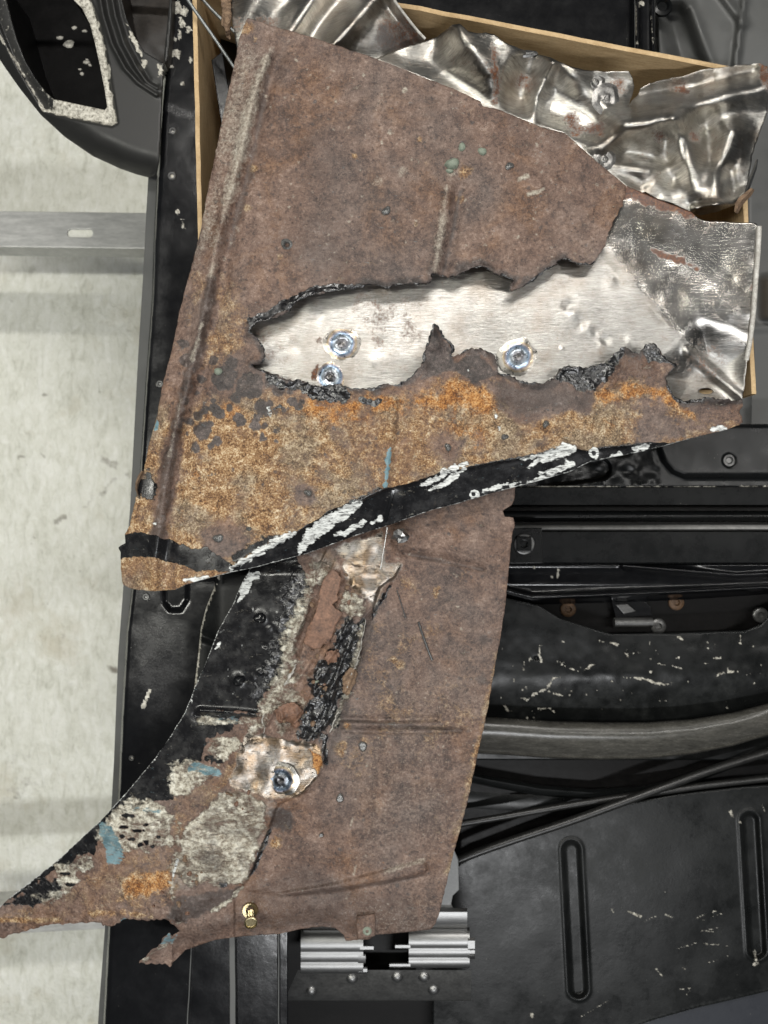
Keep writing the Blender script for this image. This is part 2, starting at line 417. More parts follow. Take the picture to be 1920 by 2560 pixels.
    mt = s.mth('MULTIPLY', mt, s.mth('SUBTRACT', 1.0, top_n(s, mc, me_, mb, mw)))
    # relief
    h = s.mth('ADD', s.mth('MULTIPLY', fine, 0.55), s.mth('ADD', s.mth('MULTIPLY', grain, 0.30), s.mth('MULTIPLY', mid, 0.8)))
    h = s.mth('SUBTRACT', h, s.mth('MULTIPLY', pits, 0.25))
    flat = s.mth('MULTIPLY', top_n(s, mk, me_, mw, mt), 0.90)
    h = s.mth('MULTIPLY', h, s.mth('SUBTRACT', 1.0, flat))
    h = s.mth('ADD', h, s.mth('MULTIPLY', s.mth('MULTIPLY', s.mth('MULTIPLY', s.noise(125, 2, 0.45), s.ramp(s.noise(45, 3, 0.6), [(0.40, 0.1), (0.62, 1.0)])), mt), 2.0))
    h = s.mth('ADD', h, s.mth('MULTIPLY', s.mth('MULTIPLY', s.mth('ADD', s.mth('MULTIPLY', scr, 0.25), s.mth('MULTIPLY', s.noise(70, 2, 0.5), 1.3)), me_), 0.45))
    h = s.mth('ADD', h, s.mth('MULTIPLY', s.mth('MULTIPLY', s.noise(170, 6, 0.7), mc), 1.3))
    h = s.mth('ADD', h, s.mth('MULTIPLY', s.mth('ADD', mk, mc), 0.22))
    return s.out(col, ro, met, s.bump(h, 0.8, 0.0016), s.mixf(mt, 0.42, 0.9))
def top_n(s, *ms):
    r = ms[0]
    for m in ms[1:]: r = s.mth('MAXIMUM', r, m)
    return r

def mat_steel(name, tint=(0.60, 0.575, 0.535), rot=0.4, rust=0.0, ro=(0.20, 0.36)):
    s = NB(name)
    ru = s.attr('a_rust'); dkr = s.attr('a_dark')
    big = s.noise(12, 4, 0.6); fine = s.noise(420, 5, 0.7); mid = s.noise(60, 6, 0.7)
    br1 = s.noise(40, 5, 0.75, s.map((2.2, 18, 1), (0, 0, rot)), 0.7); br2 = s.noise(42, 5, 0.75, s.map((2.4, 18, 1), (0, 0, rot + 1.3), None), 0.7)
    br = s.mixf(s.ramp(big, [(0.44, 0.0), (0.56, 1.0)]), br1, br2)
    sw = s.n('ShaderNodeTexWave'); sw.wave_type = 'RINGS'; sw.inputs['Scale'].default_value = 95; sw.inputs['Distortion'].default_value = 5; sw.inputs['Detail'].default_value = 3; sw.inputs['Detail Scale'].default_value = 1.2
    s.l(s.map((1, 1, 1), (0.2, 0.1, 0)), sw.inputs['Vector'])
    col = s.mix(s.ramp(br, [(0.35, 0.0), (0.65, 1.0)]), tuple(c * 0.60 for c in tint), tuple(min(1, c * 1.2) for c in tint))
    col = s.mix(s.ramp(s.noise(22, 6, 0.65), [(0.46, 0.0), (0.66, 0.7)]), col, tuple(c * k for c, k in zip(tint, (0.62, 0.55, 0.49))))
    col = s.mix(s.ramp(mid, [(0.5, 0.0), (0.75, 0.4)]), col, tuple(c * k for c, k in zip(tint, (0.60, 0.52, 0.45))))
    stain = s.edge(s.mth('ADD', ru, rust), s.mth('ADD', s.mth('MULTIPLY', mid, 0.55), s.mth('MULTIPLY', fine, 0.45)), 2.6, 0.26)
    rc = s.ramp(fine, [(0.36, (0.045, 0.020, 0.013)), (0.55, (0.13, 0.055, 0.03)), (0.72, (0.28, 0.12, 0.045))])
    col = s.mix(stain, col, rc)
    painted_dark = s.edge(dkr, s.noise(26, 5, 0.6), 1.1, 0.45); col = s.mix(s.mth('MULTIPLY', painted_dark, 0.9), col, (0.07, 0.067, 0.066))  # dark patches, partly reflection and shade put into the colour
    met = s.mth('MULTIPLY', s.mth('SUBTRACT', 1.0, stain), s.mth('SUBTRACT', 1.0, s.mth('MULTIPLY', painted_dark, 0.5)))
    r = s.mixf(stain, s.ramp(s.mth('ADD', s.mth('MULTIPLY', br, 0.6), s.mth('MULTIPLY', mid, 0.4)), [(0.3, ro[0]), (0.7, ro[1])]), 0.75)
    r = s.mth('MULTIPLY', r, s.mth('SUBTRACT', 1.0, s.mth('MULTIPLY', s.attr('a_pol'), 0.36)))
    h = s.mth('ADD', s.mth('MULTIPLY', br, 0.9), s.mth('ADD', s.mth('MULTIPLY', sw.outputs['Fac'], 0.04), s.mth('MULTIPLY', fine, s.mth('ADD', 0.08, stain))))
    return s.out(col, r, met, s.bump(s.mth('MULTIPLY', h, s.mth('SUBTRACT', 1.0, s.mth('MULTIPLY', s.attr('a_pol'), 0.45))), 0.5, 0.0007), None, None, None, 0.4)

def mat_black(name, base=(0.007, 0.0072, 0.008), ro=0.2, dust=0.3, dcol=(0.075, 0.075, 0.072), peel=0.25, spec=0.5):
    s = NB(name)
    wa = s.attr('a_white'); da = s.attr('a_dust')
    mid = s.noise(38, 6, 0.7); fine = s.noise(420, 4, 0.6); lowf = s.noise(9, 4, 0.6)
    speck = s.ramp(s.vor(120), [(0.03, 1.0), (0.06, 0.0)])
    speck = s.mth('MULTIPLY', speck, s.ramp(mid, [(0.56, 0.0), (0.62, 1.0)]))
    d = s.mth('MULTIPLY', s.ramp(s.mth('ADD', s.mth('MULTIPLY', mid, 0.5), s.mth('MULTIPLY', lowf, 0.5)), [(0.30, 0.0), (0.78, 1.0)]), dust, clamp=True)
    d = s.mth('ADD', d, s.mth('MULTIPLY', da, s.ramp(s.mth('ADD', s.mth('MULTIPLY', mid, 0.6), s.mth('MULTIPLY', fine, 0.4)), [(0.35, 0.15), (0.65, 1.0)])), clamp=True)
    col = s.mix(d, base, dcol)
    col = s.mix(s.mth('MULTIPLY', speck, 0.6), col, (0.32, 0.31, 0.27))
    mw = s.edge(wa, s.mth('ADD', s.mth('MULTIPLY', s.noise(170, 5, 0.7), 0.6), s.mth('MULTIPLY', fine, 0.4)), 2.2, 0.14)
    col = s.mix(mw, col, s.ramp(s.noise(260, 5, 0.7), [(0.36, (0.12, 0.11, 0.09)), (0.52, (0.46, 0.44, 0.38)), (0.7, (0.66, 0.64, 0.57))]))
    r = s.mixf(mw, s.mixf(d, s.ramp(mid, [(0.30, ro * 0.85), (0.75, ro * 1.3)]), min(0.75, ro + 0.35)), 0.6)
    h = s.mth('ADD', s.mth('MULTIPLY', s.noise(110, 3, 0.5), peel), s.mth('ADD', s.mth('MULTIPLY', fine, s.mth('ADD', 0.03, s.mth('MULTIPLY', d, 0.25))), s.mth('MULTIPLY', mw, -0.4)))
    return s.out(col, r, 0.0, s.bump(h, 0.45, 0.0012), spec)

def mat_plain(name, c0, c1, ro=0.5, metal=0.0, sc=80, bump=0.2, spec=None, streak=None):
    s = NB(name)
    v = s.map((1, streak, 1)) if streak else None
    f = s.mth('ADD', s.mth('MULTIPLY', s.noise(sc, 6, 0.7, v), 0.6), s.mth('MULTIPLY', s.noise(sc * 5, 4, 0.6, v), 0.4))
    col = s.ramp(f, [(0.36, c0), (0.66, c1)])
    return s.out(col, s.ramp(f, [(0.3, ro * 0.85), (0.7, min(1, ro * 1.15))]), metal, s.bump(f, bump, 0.001), spec)

def mat_floor():
    s = NB('painted_concrete')
    big = s.noise(3.2, 5, 0.6); mid = s.noise(16, 6, 0.65); fine = s.noise(90, 5, 0.7)
    st = s.noise(30, 5, 0.65, s.map((2.6, 1.0, 1), (0, 0, -0.35), None), 0.9)
    f = s.mth('ADD', s.mth('MULTIPLY', st, 0.5), s.mth('ADD', s.mth('MULTIPLY', mid, 0.3), s.mth('MULTIPLY', fine, 0.2)))
    col = s.ramp(f, [(0.34, (0.53, 0.53, 0.45)), (0.47, (0.74, 0.745, 0.66)), (0.60, (0.86, 0.865, 0.80))])
    ye = s.ramp(s.noise(6, 5, 0.65), [(0.56, 0.0), (0.72, 0.55)]); col = s.mix(ye, col, (0.52, 0.47, 0.34))
    sp = s.ramp(s.noise(26, 5, 0.75), [(0.67, 0.0), (0.73, 0.8)]); col = s.mix(sp, col, (0.17, 0.145, 0.10))
    col = s.mix(s.mth('MULTIPLY', s.ramp(s.mth('ADD', s.attr('a_stain'), s.mth('MULTIPLY', s.mth('SUBTRACT', s.noise(60, 6, 0.7), 0.5), 1.6)), [(0.3, 0.0), (0.9, 1.0)]), 0.8), col, (0.13, 0.105, 0.075))
    dots = s.mth('MULTIPLY', s.ramp(s.vor(16), [(0.025, 1.0), (0.05, 0.0)]), s.ramp(mid, [(0.5, 0.0), (0.56, 1.0)]))
    col = s.mix(dots, col, (0.06, 0.05, 0.045))
    return s.out(col, s.ramp(f, [(0.3, 0.5), (0.7, 0.32)]), 0.0, s.bump(s.mth('ADD', f, s.mth('MULTIPLY', s.noise(240, 4, 0.6), 0.25)), 0.9, 0.008), 0.5)

def mat_card():
    s = NB('brown_cardboard')
    fl = s.noise(55, 5, 0.7, s.map((1, 1, 9))); fine = s.noise(500, 3, 0.6)
    wv = s.n('ShaderNodeTexWave'); wv.bands_direction = 'X'; wv.inputs['Scale'].default_value = 55; wv.inputs['Distortion'].default_value = 0.6; s.l(s.tc, wv.inputs['Vector'])
    f = s.mth('ADD', s.mth('MULTIPLY', fl, 0.7), s.mth('MULTIPLY', fine, 0.3))
    col = s.ramp(f, [(0.35, (0.38, 0.26, 0.135)), (0.65, (0.58, 0.43, 0.25))])
    return s.out(col, 0.8, 0.0, s.bump(s.mth('ADD', s.mth('MULTIPLY', wv.outputs['Fac'], 0.12), f), 0.3, 0.0012), 0.25)

def mat_weld(tint=True, R=0.016):
    """heat colours round a spot weld, by distance from its middle"""
    s = NB('heat_tinted_weld')
    sep = s.n('ShaderNodeSeparateXYZ'); s.l(s.tc, sep.inputs[0])
    r = s.mth('SQRT', s.mth('ADD', s.mth('POWER', sep.outputs[0], 2.0), s.mth('POWER', sep.outputs[1], 2.0)))
    r = s.mth('ADD', s.mth('DIVIDE', r, R), s.mth('MULTIPLY', s.mth('SUBTRACT', s.noise(110, 4, 0.6), 0.5), 0.22))
    col = s.ramp(r, [(0.0, (0.08, 0.075, 0.07)), (0.28, (0.13, 0.13, 0.14)), (0.50, (0.22, 0.25, 0.28)), (0.66, (0.13, 0.18, 0.25)), (0.78, (0.24, 0.22, 0.23)), (0.88, (0.33, 0.265, 0.18)), (1.0, (0.31, 0.295, 0.27))])
    h = s.noise(260, 4, 0.6)
    return s.out(col, s.ramp(h, [(0.35, 0.24), (0.7, 0.42)]), 1.0, s.bump(h, 0.4, 0.0008))

M_RUST = mat_rust()
M_STEEL = mat_steel('ground_sheet_steel', (0.42, 0.408, 0.385), 0.3, 0.03, (0.26, 0.46))
M_CRUMP = mat_steel('crumpled_sheet_steel', (0.50, 0.485, 0.45), 1.15, 0.10, (0.27, 0.45))
M_WELD = mat_weld()
M_WELDD = mat_plain('dull_weld_metal', (0.10, 0.098, 0.095), (0.34, 0.33, 0.315), 0.36, 0.9, 160, 0.5)
M_BLACK = mat_black('gloss_black_paint', (0.004, 0.0042, 0.005), 0.15, 0.07, (0.04, 0.04, 0.042), 0.16, 0.5)
M_SATIN = mat_black('satin_black_paint', (0.0045, 0.005, 0.0054), 0.24, 0.2, (0.02, 0.021, 0.021), 0.12, 0.22)
M_DUSTY = mat_black('dusty_dark_grey_paint', (0.004, 0.0045, 0.0047), 0.24, 0.34, (0.020, 0.0215, 0.021), 0.2, 0.26)
M_GREY = mat_black('grey_primer_paint', (0.065, 0.067, 0.066), 0.42, 0.5, (0.13, 0.13, 0.124), 0.1)
M_PILLAR = mat_black('semi_matt_black_paint', (0.016, 0.016, 0.0155), 0.42, 0.15, (0.03, 0.03, 0.028), 0.08)
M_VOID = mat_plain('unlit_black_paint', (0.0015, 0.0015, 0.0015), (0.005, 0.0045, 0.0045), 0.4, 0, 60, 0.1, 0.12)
M_BROWN = mat_plain('brown_black_cavity', (0.010, 0.008, 0.0065), (0.030, 0.024, 0.019), 0.45, 0, 50, 0.2, 0.3)
M_SCRAPE = mat_plain('scraped_white_primer', (0.20, 0.19, 0.17), (0.66, 0.63, 0.55), 0.5, 0, 120, 0.4)
M_GALV = mat_plain('galvanised_steel', (0.36, 0.365, 0.355), (0.62, 0.62, 0.60), 0.38, 0.35, 22, 0.15, None, 8)
M_ALU = mat_plain('brushed_aluminium', (0.22, 0.22, 0.22), (0.31, 0.31, 0.305), 0.42, 1.0, 60, 0.12, None, 12)
M_PLATE = mat_plain('dull_zinc_plate', (0.15, 0.155, 0.155), (0.24, 0.245, 0.245), 0.5, 0.0, 60, 0.1)
M_DARKST = mat_plain('dark_oiled_steel', (0.07, 0.07, 0.07), (0.15, 0.15, 0.147), 0.34, 0.6, 60, 0.1)
M_RUBBER = mat_plain('black_rubber', (0.008, 0.008, 0.008), (0.020, 0.020, 0.019), 0.34, 0, 120, 0.2)
M_TRIM = mat_plain('dusty_grey_rubber', (0.035, 0.034, 0.030), (0.10, 0.096, 0.085), 0.26, 0, 45, 0.15, None, 4)
M_BRASS = mat_plain('yellow_zinc_plating', (0.30, 0.24, 0.12), (0.52, 0.45, 0.28), 0.3, 1.0, 200, 0.2)
M_PUTTY = mat_plain('grey_green_sealant', (0.13, 0.16, 0.125), (0.27, 0.30, 0.24), 0.7, 0, 220, 0.6)
M_PIP = mat_plain('grey_weld_metal', (0.10, 0.10, 0.10), (0.30, 0.30, 0.29), 0.34, 0.7, 300, 0.6)
M_ROD = mat_plain('dull_steel_rod', (0.10, 0.11, 0.11), (0.26, 0.27, 0.27), 0.4, 0.6, 80, 0.1)
M_WIRE = mat_plain('bright_wire', (0.42, 0.42, 0.42), (0.62, 0.62, 0.61), 0.3, 1.0, 80, 0.1)
M_FLAKE = mat_plain('brown_rust_flake', (0.055, 0.028, 0.018), (0.27, 0.150, 0.098), 0.6, 0, 90, 0.9)
M_HILITE = mat_plain('painted_lip_highlight', (0.30, 0.30, 0.30), (0.55, 0.55, 0.54), 0.3, 0.2, 90, 0.1)  # light grey standing in for the highlight along the crossmember lip
M_CRUST = mat_plain('crumbling_rust', (0.05, 0.028, 0.018), (0.30, 0.20, 0.125), 0.8, 0, 180, 0.9)
M_CUT = mat_plain('cut_paint_edge', (0.22, 0.20, 0.17), (0.66, 0.65, 0.61), 0.5, 0, 220, 0.6)
M_CONC = mat_floor()
M_CARD = mat_card()
M_RUSTY_BOLT = mat_plain('rusty_bolt_head', (0.04, 0.020, 0.010), (0.16, 0.09, 0.045), 0.55, 0.2, 200, 0.5)

# ================================================================== the setting
FZ = -0.75
def floor_a(U, V):
    d = np.zeros(U.shape); r = random.Random(31)
    for pts, wd, a in (([(258, 1150), (290, 1165)], 9, .7), ([(250, 1240), (275, 1205), (290, 1195)], 7, .55), ([(140, 1305), (165, 1292)], 6, .8), ([(212, 1268), (235, 1240)], 4, .5), ([(45, 1145), (66, 1136)], 2.5, .8), ([(98, 1132), (120, 1148)], 3, .8), ([(97, 841), (98, 842)], 5, .9), ([(111, 985), (112, 986)], 6, .9), ([(272, 1668), (292, 1674)], 8, .9), ([(150, 1290), (140, 1500)], 4, .25), ([(312, 1180), (330, 1196)], 6, .45), ([(130, 370), (131, 371)], 5, .5), ([(144, 512), (145, 513)], 4, .5), ([(20, 1900), (60, 1890)], 20, .3), ([(30, 1990), (60, 1960)], 26, .35), ([(150, 1600), (170, 1700)], 14, .25)):
        d = np.maximum(d, a * stroke(U, V, pts, wd, wd * 1.2, wd * .8, 16, r.randrange(60)))
    for k in range(60):
        x, y = r.uniform(0, 330), r.uniform(300, 2500); d = np.maximum(d, r.uniform(.3, .8) * blob(U, V, x, y, r.uniform(1.5, 4), 5, 2, 8, k))
    return {'a_stain': d}
fl = sheet('floor', [(-500, -700), (1200, -700), (1200, 3300), (-500, 3300)], lambda U, V: FZ + 0.0012 * fbm(U, V, 60, 4, 3), 7, 0, M_CONC, None, floor_a)
tag(fl, kind='structure')

# steel rails of the stand the body sits on
def stand_rail(v0, v1, u1, label, slot, dv=0.0):
    z = -0.50
    t = thing('stand_rail', label, 'steel rail', at(150, (v0 + v1) / 2, z - 0.05), 'galvanised rails of the stand')
    ub, uc = -260, u1
    holes = []
    if slot:
        x, y, L, r = slot
        a = [(x + L + r * math.cos(k), y + r * math.sin(k)) for k in np.linspace(-1.57, 1.57, 9)] + [(x - L + r * math.cos(k), y + r * math.sin(k)) for k in np.linspace(1.57, 4.71, 9)]
        holes = [a]
    plate('top_face', [(ub, v0 - dv), (uc, v0), (uc, v1), (ub, v1 - dv)], z, 0.004, M_GALV, t, 0.0012, holes)
    # side walls hang below the top face
    for vv, nm in ((v0, 'far_wall'), (v1, 'near_wall')):
        s = 1 if nm == 'near_wall' else -1
        rows = []
        for u in (ub, uc):
            d = -dv if u == ub else 0
            x, y, _ = at(u, vv + d, z); y2 = y - s * -0.002
            rows.append([(x, y2, z - 0.0042), (x, y2 - s * 0.0, z - 0.052), (x, y2 + s * 0.003, z - 0.052), (x, y2 + s * 0.003, z - 0.0042)])
        loft(nm, rows, M_GALV, t, False, True)
    return t
r1 = stand_rail(532, 622, 375, 'galvanised steel rail with an oval slot, crossing the white floor near the pillar', (200, 583, 22, 10), 8)
r2 = stand_rail(2246, 2320, 300, 'galvanised steel rail passing under the pointed tip of the lower rusty panel', None, -30)

# ------------------------------------------------------------------ the car body: one thing
car = thing('car_body', 'black painted bare car body shell under the rusty panels and the box', 'car body', (0, 0, -0.32))

# left sill: flat black top, grey lower flange
SZ = -0.115
sl = [(432, -60), (425, 0), (418, 120), (405, 245), (392, 443), (384, 600), (380, 739), (365, 937), (350, 1170), (329, 1470), (316, 1580), (304, 1790), (296, 1978), (270, 2324), (258, 2560), (252, 2640)]
fo = [(405, 400), (371, 439), (364, 560), (357, 700), (346, 878), (325, 1275), (308, 1470), (295, 1643), (285, 1900), (262, 2324), (248, 2510), (240, 2640)]
def sill_z(U, V):
    z = np.full(U.shape, SZ)
    pk = region(U, V, [(410, 1380), (470, 1380), (468, 1500), (452, 1525), (425, 1525), (410, 1505)], 14)
    z -= 0.006 * pk
    z += 0.0005 * fbm(U, V, 160, 3, 3)
    xl = np.interp(V, [p[1] for p in sl], [p[0] for p in sl])
    z -= 0.012 * np.clip(1 - (U - xl) / 12.0, 0, 1) ** 2          # rounded outer edge
    return z
def sill_a(U, V):
    w = np.zeros(U.shape)
    for x, y, r, sy in ((446, 20, 13, 1.6), (455, 60, 11, 1.4), (470, 75, 9, 1), (438, 100, 8, 1.2), (440, 135, 14, 1.1), (428, 165, 9, 1), (455, 210, 9, 1.2), (476, 150, 5, 1), (408, 185, 7, .8),
                        (442, 528, 8, .8), (457, 560, 5, 2.4), (432, 328, 8, .9), (430, 440, 9, 1), (400, 960, 7, 1.2), (365, 1492, 9, 1), (329, 1895, 5, 1), (440, 10, 8, 1), (462, 30, 9, 1.5), (450, 85, 7, 2), (430, 60, 6, 1.4)):
        w = np.maximum(w, blob(U, V, x, y, r * 0.75, 5, 6, 9, int(x + y), sy))
    w = np.maximum(w, stroke(U, V, [(374, 1725, 4), (366, 1748, 5), (358, 1766, 6)], None, 2, 1, 9))
    d = top(stroke(U, V, [(420, 270), (470, 285)], 10, 12, 6, 20), 0.8 * blob(U, V, 390, 1640, 70, 60, 30, 60, 2, 2.2), 0.5 * stroke(U, V, [(400, 560), (385, 900)], 24, 30, 10, 40))
    return {'a_white': w * 0.75, 'a_dust': d * 0.5}
sill = sheet('sill', sl + [(720, 2640), (720, 1200), (560, 600), (540, -60)], sill_z, 4, 0.002, M_BLACK, car, sill_a)
rows = []
fi = np.array(sl)
for u, v in fo:
    xi = float(np.interp(v, fi[:, 1], fi[:, 0])) + 3
    p, q = at(xi, v, SZ - 0.013), at(u, v, SZ - 0.035)
    rows.append([p, (p[0] - 0.001, p[1], SZ - 0.03), q, (q[0], q[1], SZ - 0.060), (q[0] + 0.03, q[1], SZ - 0.062)])
loft('sill_flange', rows, M_GREY, car)
# weld dimples along the sill
for x, y, r in ((432, 328, 8), (430, 440, 9), (400, 960, 8), (365, 1492, 8), (329, 1895, 6)):
    lathe('sill_dimple', [(0.0001, -0.0005), (r * .0002, -0.0004), (r * .0003, 0.0012), (r * .00044, 0.0012), (r * .00056, 0.0)], 16, M_DARKST, car, at(x, y, SZ + 0.0006))
# inner sill panel with a curved edge
isl = [(548, 1400), (535, 1470), (515, 1520), (502, 1571), (494, 1650), (485, 1723), (482, 1800), (700, 1800), (700, 1400)]
sheet('inner_sill_panel', isl, lambda U, V: SZ + 0.012 + 0.010 * sst((U - 500) / 60) - 0.006 * gauss(U, V, [(495, 1585), (560, 1610)], 10), 5, 0.002, M_SATIN, car, lambda U, V: {'a_dust': 0.5 + 0 * U, 'a_white': stroke(U, V, [(548, 1440), (515, 1520), (500, 1580), (486, 1723)], 2.2, 2, 1.5, 12)})
# long black channels at the foot of the picture
for i, (u0, u1, zz) in enumerate(((470, 482, -0.112), (572, 590, -0.100), (692, 700, -0.108))):
    pass
bar('sill_channel', 478, 574, [(2290, -0.155), (2290, -0.160), (2660, -0.160), (2660, -0.155)], M_BLACK, car)
def vbar(name, top_u, bot_u, wd, z, h, mat, v0=2280, v1=2660, seed=0):
    n = 9; rows = []
    for i in range(n + 1):
        t = i / n; v = v0 + (v1 - v0) * t; u = top_u + (bot_u - top_u) * t + rng.uniform(-0.7, 0.7)
        rows.append([at(u, v, z - h), at(u, v, z - 0.001), at(u + 1.2, v, z), at(u + wd - 1.2, v, z), at(u + wd, v, z - 0.001), at(u + wd, v, z - h)])
    return loft(name, rows, mat, car)
vbar('channel_edge', 480, 462, 4, SZ + 0.006, 0.02, M_GREY)
vbar('channel_edge', 572, 576, 15, SZ + 0.012, 0.03, M_GREY)
vbar('channel_web', 590, 596, 102, SZ + 0.004, 0.03, M_BLACK)
vbar('channel_edge', 694, 695, 4, SZ + 0.008, 0.03, M_GREY)

# door pillar at the upper left: curved black plate with a scraped opening
PZ = -0.10
pout = [(-90, -80), (-60, 40), (-20, 120), (12, 168), (50, 222), (100, 285), (160, 340), (230, 388), (300, 420), (340, 434), (372, 442), (390, 436), (397, 400), (401, 330), (404, 250), (412, 120), (432, -80)]
def smooth_loop(pts, n=6):
    P = [Vector((p[0], p[1], 0)) for p in pts]; out = []
    for i in range(len(P)):
        a, b, c, d = P[i - 1], P[i], P[(i + 1) % len(P)], P[(i + 2) % len(P)]
        for k in range(n):
            t = k / n
            q = 0.5 * ((2 * b) + (c - a) * t + (2 * a - 5 * b + 4 * c - d) * t * t + (3 * b - a - 3 * c + d) * t ** 3)
            out.append((q.x, q.y))
    return out
hole1 = [(-2, -60), (15, 0), (28, 50), (42, 100), (62, 150), (88, 195), (112, 228), (135, 248), (200, 262), (262, 275), (268, 268), (262, 225), (250, 165), (238, 110), (225, 60), (205, 20), (185, 0), (168, -60)]
rim1 = [(-40, -60), (-18, 20), (6, 80), (28, 135), (52, 180), (80, 228), (105, 268), (125, 283), (200, 300), (278, 314), (291, 306), (288, 275), (276, 200), (262, 120), (250, 65), (235, 20), (222, -10), (208, -60)]
hole2 = [(296, -60), (304, 0), (315, 45), (335, 90), (362, 130), (395, 150), (412, 160), (420, 140), (428, 60), (431, -60)]
def pillar_z(U, V):
    z = np.full(U.shape, PZ)
    d, _ = seg_dist(U, V, pout[:11]); z -= 0.030 * np.clip(1 - d / 70.0, 0, 1) ** 2
    z -= 0.010 * region(U, V, rim1, 10)
    for off, h in ((0, 0.006), (16, -0.004), (30, 0.006), (46, -0.003)):
        z += h * gauss(U, V, [(240 + off, -60), (258 + off, 40), (280 + off, 110), (312 + off, 170), (345 + off * .7, 205), (392, 236 - off * .5)], 6)
    return z
def pillar_a(U, V):
    w = top(0.80 * region(U, V, rim1, 6, 6, 16, 3) * (1 - 0.75 * region(U, V, [(-60, -60), (60, -60), (95, 200), (135, 262), (110, 300), (-60, 130)], 20, 6, 20)),
            0.7 * stroke(U, V, [(-20, 60), (30, 140), (80, 225), (110, 275), (280, 312)], 3, 3, 3, 20, 5),
            0.8 * stroke(U, V, [(318, 60), (335, 105), (352, 135), (366, 170)], 4, 3, 7, 12, 4), 0.7 * blob(U, V, 400, 182, 9, 3, 6, 8), 0.7 * blob(U, V, 398, 165, 6, 3, 6, 8))
    return {'a_white': w, 'a_dust': 0.12 + 0 * U}
pil = sheet('pillar', pout, pillar_z, 3.2, 0.0025, M_PILLAR, car, pillar_a, holes=[hole1, hole2])
# return flanges of the two openings
def flange(name, loop, z0, z1, mat, parent):
    rows = [[at(u, v, z0) for u, v in loop]]
    a = rows[0]
    rows.append([(p[0], p[1], z1) for p in a])
    return loft(name, [list(x) for x in zip(*rows)], mat, parent)
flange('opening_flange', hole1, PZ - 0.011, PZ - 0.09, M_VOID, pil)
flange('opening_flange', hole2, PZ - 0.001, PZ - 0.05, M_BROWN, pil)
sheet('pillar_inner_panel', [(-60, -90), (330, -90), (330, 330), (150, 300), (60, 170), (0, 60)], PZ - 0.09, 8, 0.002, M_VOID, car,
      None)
tr_ = [(372, 0), (345, -60), (300, -90), (470, -90), (470, 230), (395, 230)]
sheet('pillar_recess_panel', [(280, -90), (440, -90), (436, 190), (400, 190), (330, 130)], lambda U, V: PZ - 0.045 + 0.004 * fbm(U, V, 120, 8, 3), 8, 0.002, M_BROWN, car)
for i, (x, y, r) in enumerate(((172, 110, 15), (150, 95, 8), (186, 70, 7), (212, 78, 6), (216, 156, 8), (225, 163, 5), (205, 185, 6), (218, 150, 4), (200, 174, 4))):
    lathe('paint_flake', [(0.0001, 0.0016), (r * .0004, 0.0013), (r * .0005, 0.0)], 11, M_SCRAPE, car, at(x, y, PZ - 0.0895), jitter=0.16, seed=i, sq=(1, 0.6))

# interior behind the box
GZ = -0.30
sheet('boot_floor', [(530, -500), (2400, -500), (2400, 1300), (640, 1300)], lambda U, V: GZ + 0.002 * fbm(U, V, 240, 5, 3), 12, 0.002, M_GREY, car, lambda U, V: {'a_dust': 0.3 * region(U, V, [(1600, -300), (2400, -300), (2400, 300), (1600, 300)], 60)})
sheet('rear_bulkhead', [(900, -260), (1586, -260), (1586, 150), (900, 150)], -0.16, 12, 0.002, M_BLACK, car)
sheet('bulkhead_strip', [(1588, -260), (1640, -260), (1638, 160), (1590, 160)], lambda U, V: -0.15 + 0.012 * gauss(U, V, [(1592, -200), (1594, 160)], 5) + 0.006 * gauss(U, V, [(1630, -200), (1632, 160)], 5), 3, 0.002, M_BLACK, car,
      lambda U, V: {'a_white': top(blob(U, V, 1604, 8, 6, 3, 3, 8), 0.7 * stroke(U, V, [(1587, -20), (1592, 110)], 2, 2, 2, 20), 0.6 * stroke(U, V, [(1628, 40), (1633, 110)], 2, 2, 2, 12))})
def lg_z(U, V):
    z = -0.24 + 0.020 * sst((U - 1640) / 120) * sst((260 - V) / 200)
    z = z - 0.03 * region(U, V, [(1650, 20), (1700, 15), (1720, 30), (1770, 160), (1690, 170)], 40)
    z = z + 0.012 * gauss(U, V, [(1720, 20), (1770, 160)], 14) + 0.016 * gauss(U, V, [(1860, 0), (1838, 170)], 7) + 0.01 * gauss(U, V, [(1800, -20), (1860, 60)], 10)
    return z
sheet('crumpled_inner_panel', [(1643, -200), (2200, -200), (2200, 200), (1650, 220)], lg_z, 6, 0.002, M_GREY, car, lambda U, V: {'a_dust': 0 * U})
lathe('grommet', [(0.0001, 0.001), (0.006, 0.001), (0.008, 0.004), (0.012, 0.003), (0.013, 0)], 20, M_SATIN, car, at(1655, 18, -0.222))
# grey side panel and pipe right of the box
sheet('side_panel', [(1868, 240), (2100, 240), (2100, 1130), (1874, 1130)], lambda U, V: -0.20 + 0.004 * gauss(U, V, [(1860, 820), (2000, 815)], 12) + 0.02 * sst((U - 1890) / 40) * region(U, V, [(1870, 690), (2000, 690), (2000, 800), (1870, 800)], 12), 6, 0.002, M_GREY, car)
tube('drain_pipe', [at(1836, 880, -0.20), at(1834, 1000, -0.20), at(1832, 1130, -0.20), at(1832, 1180, -0.20)], 0.021, M_GREY, car, 8, False)
bar('dark_recess', 1560, 2000, [(1060, -0.235), (1060, -0.24), (1150, -0.24), (1150, -0.235)], M_VOID, car)

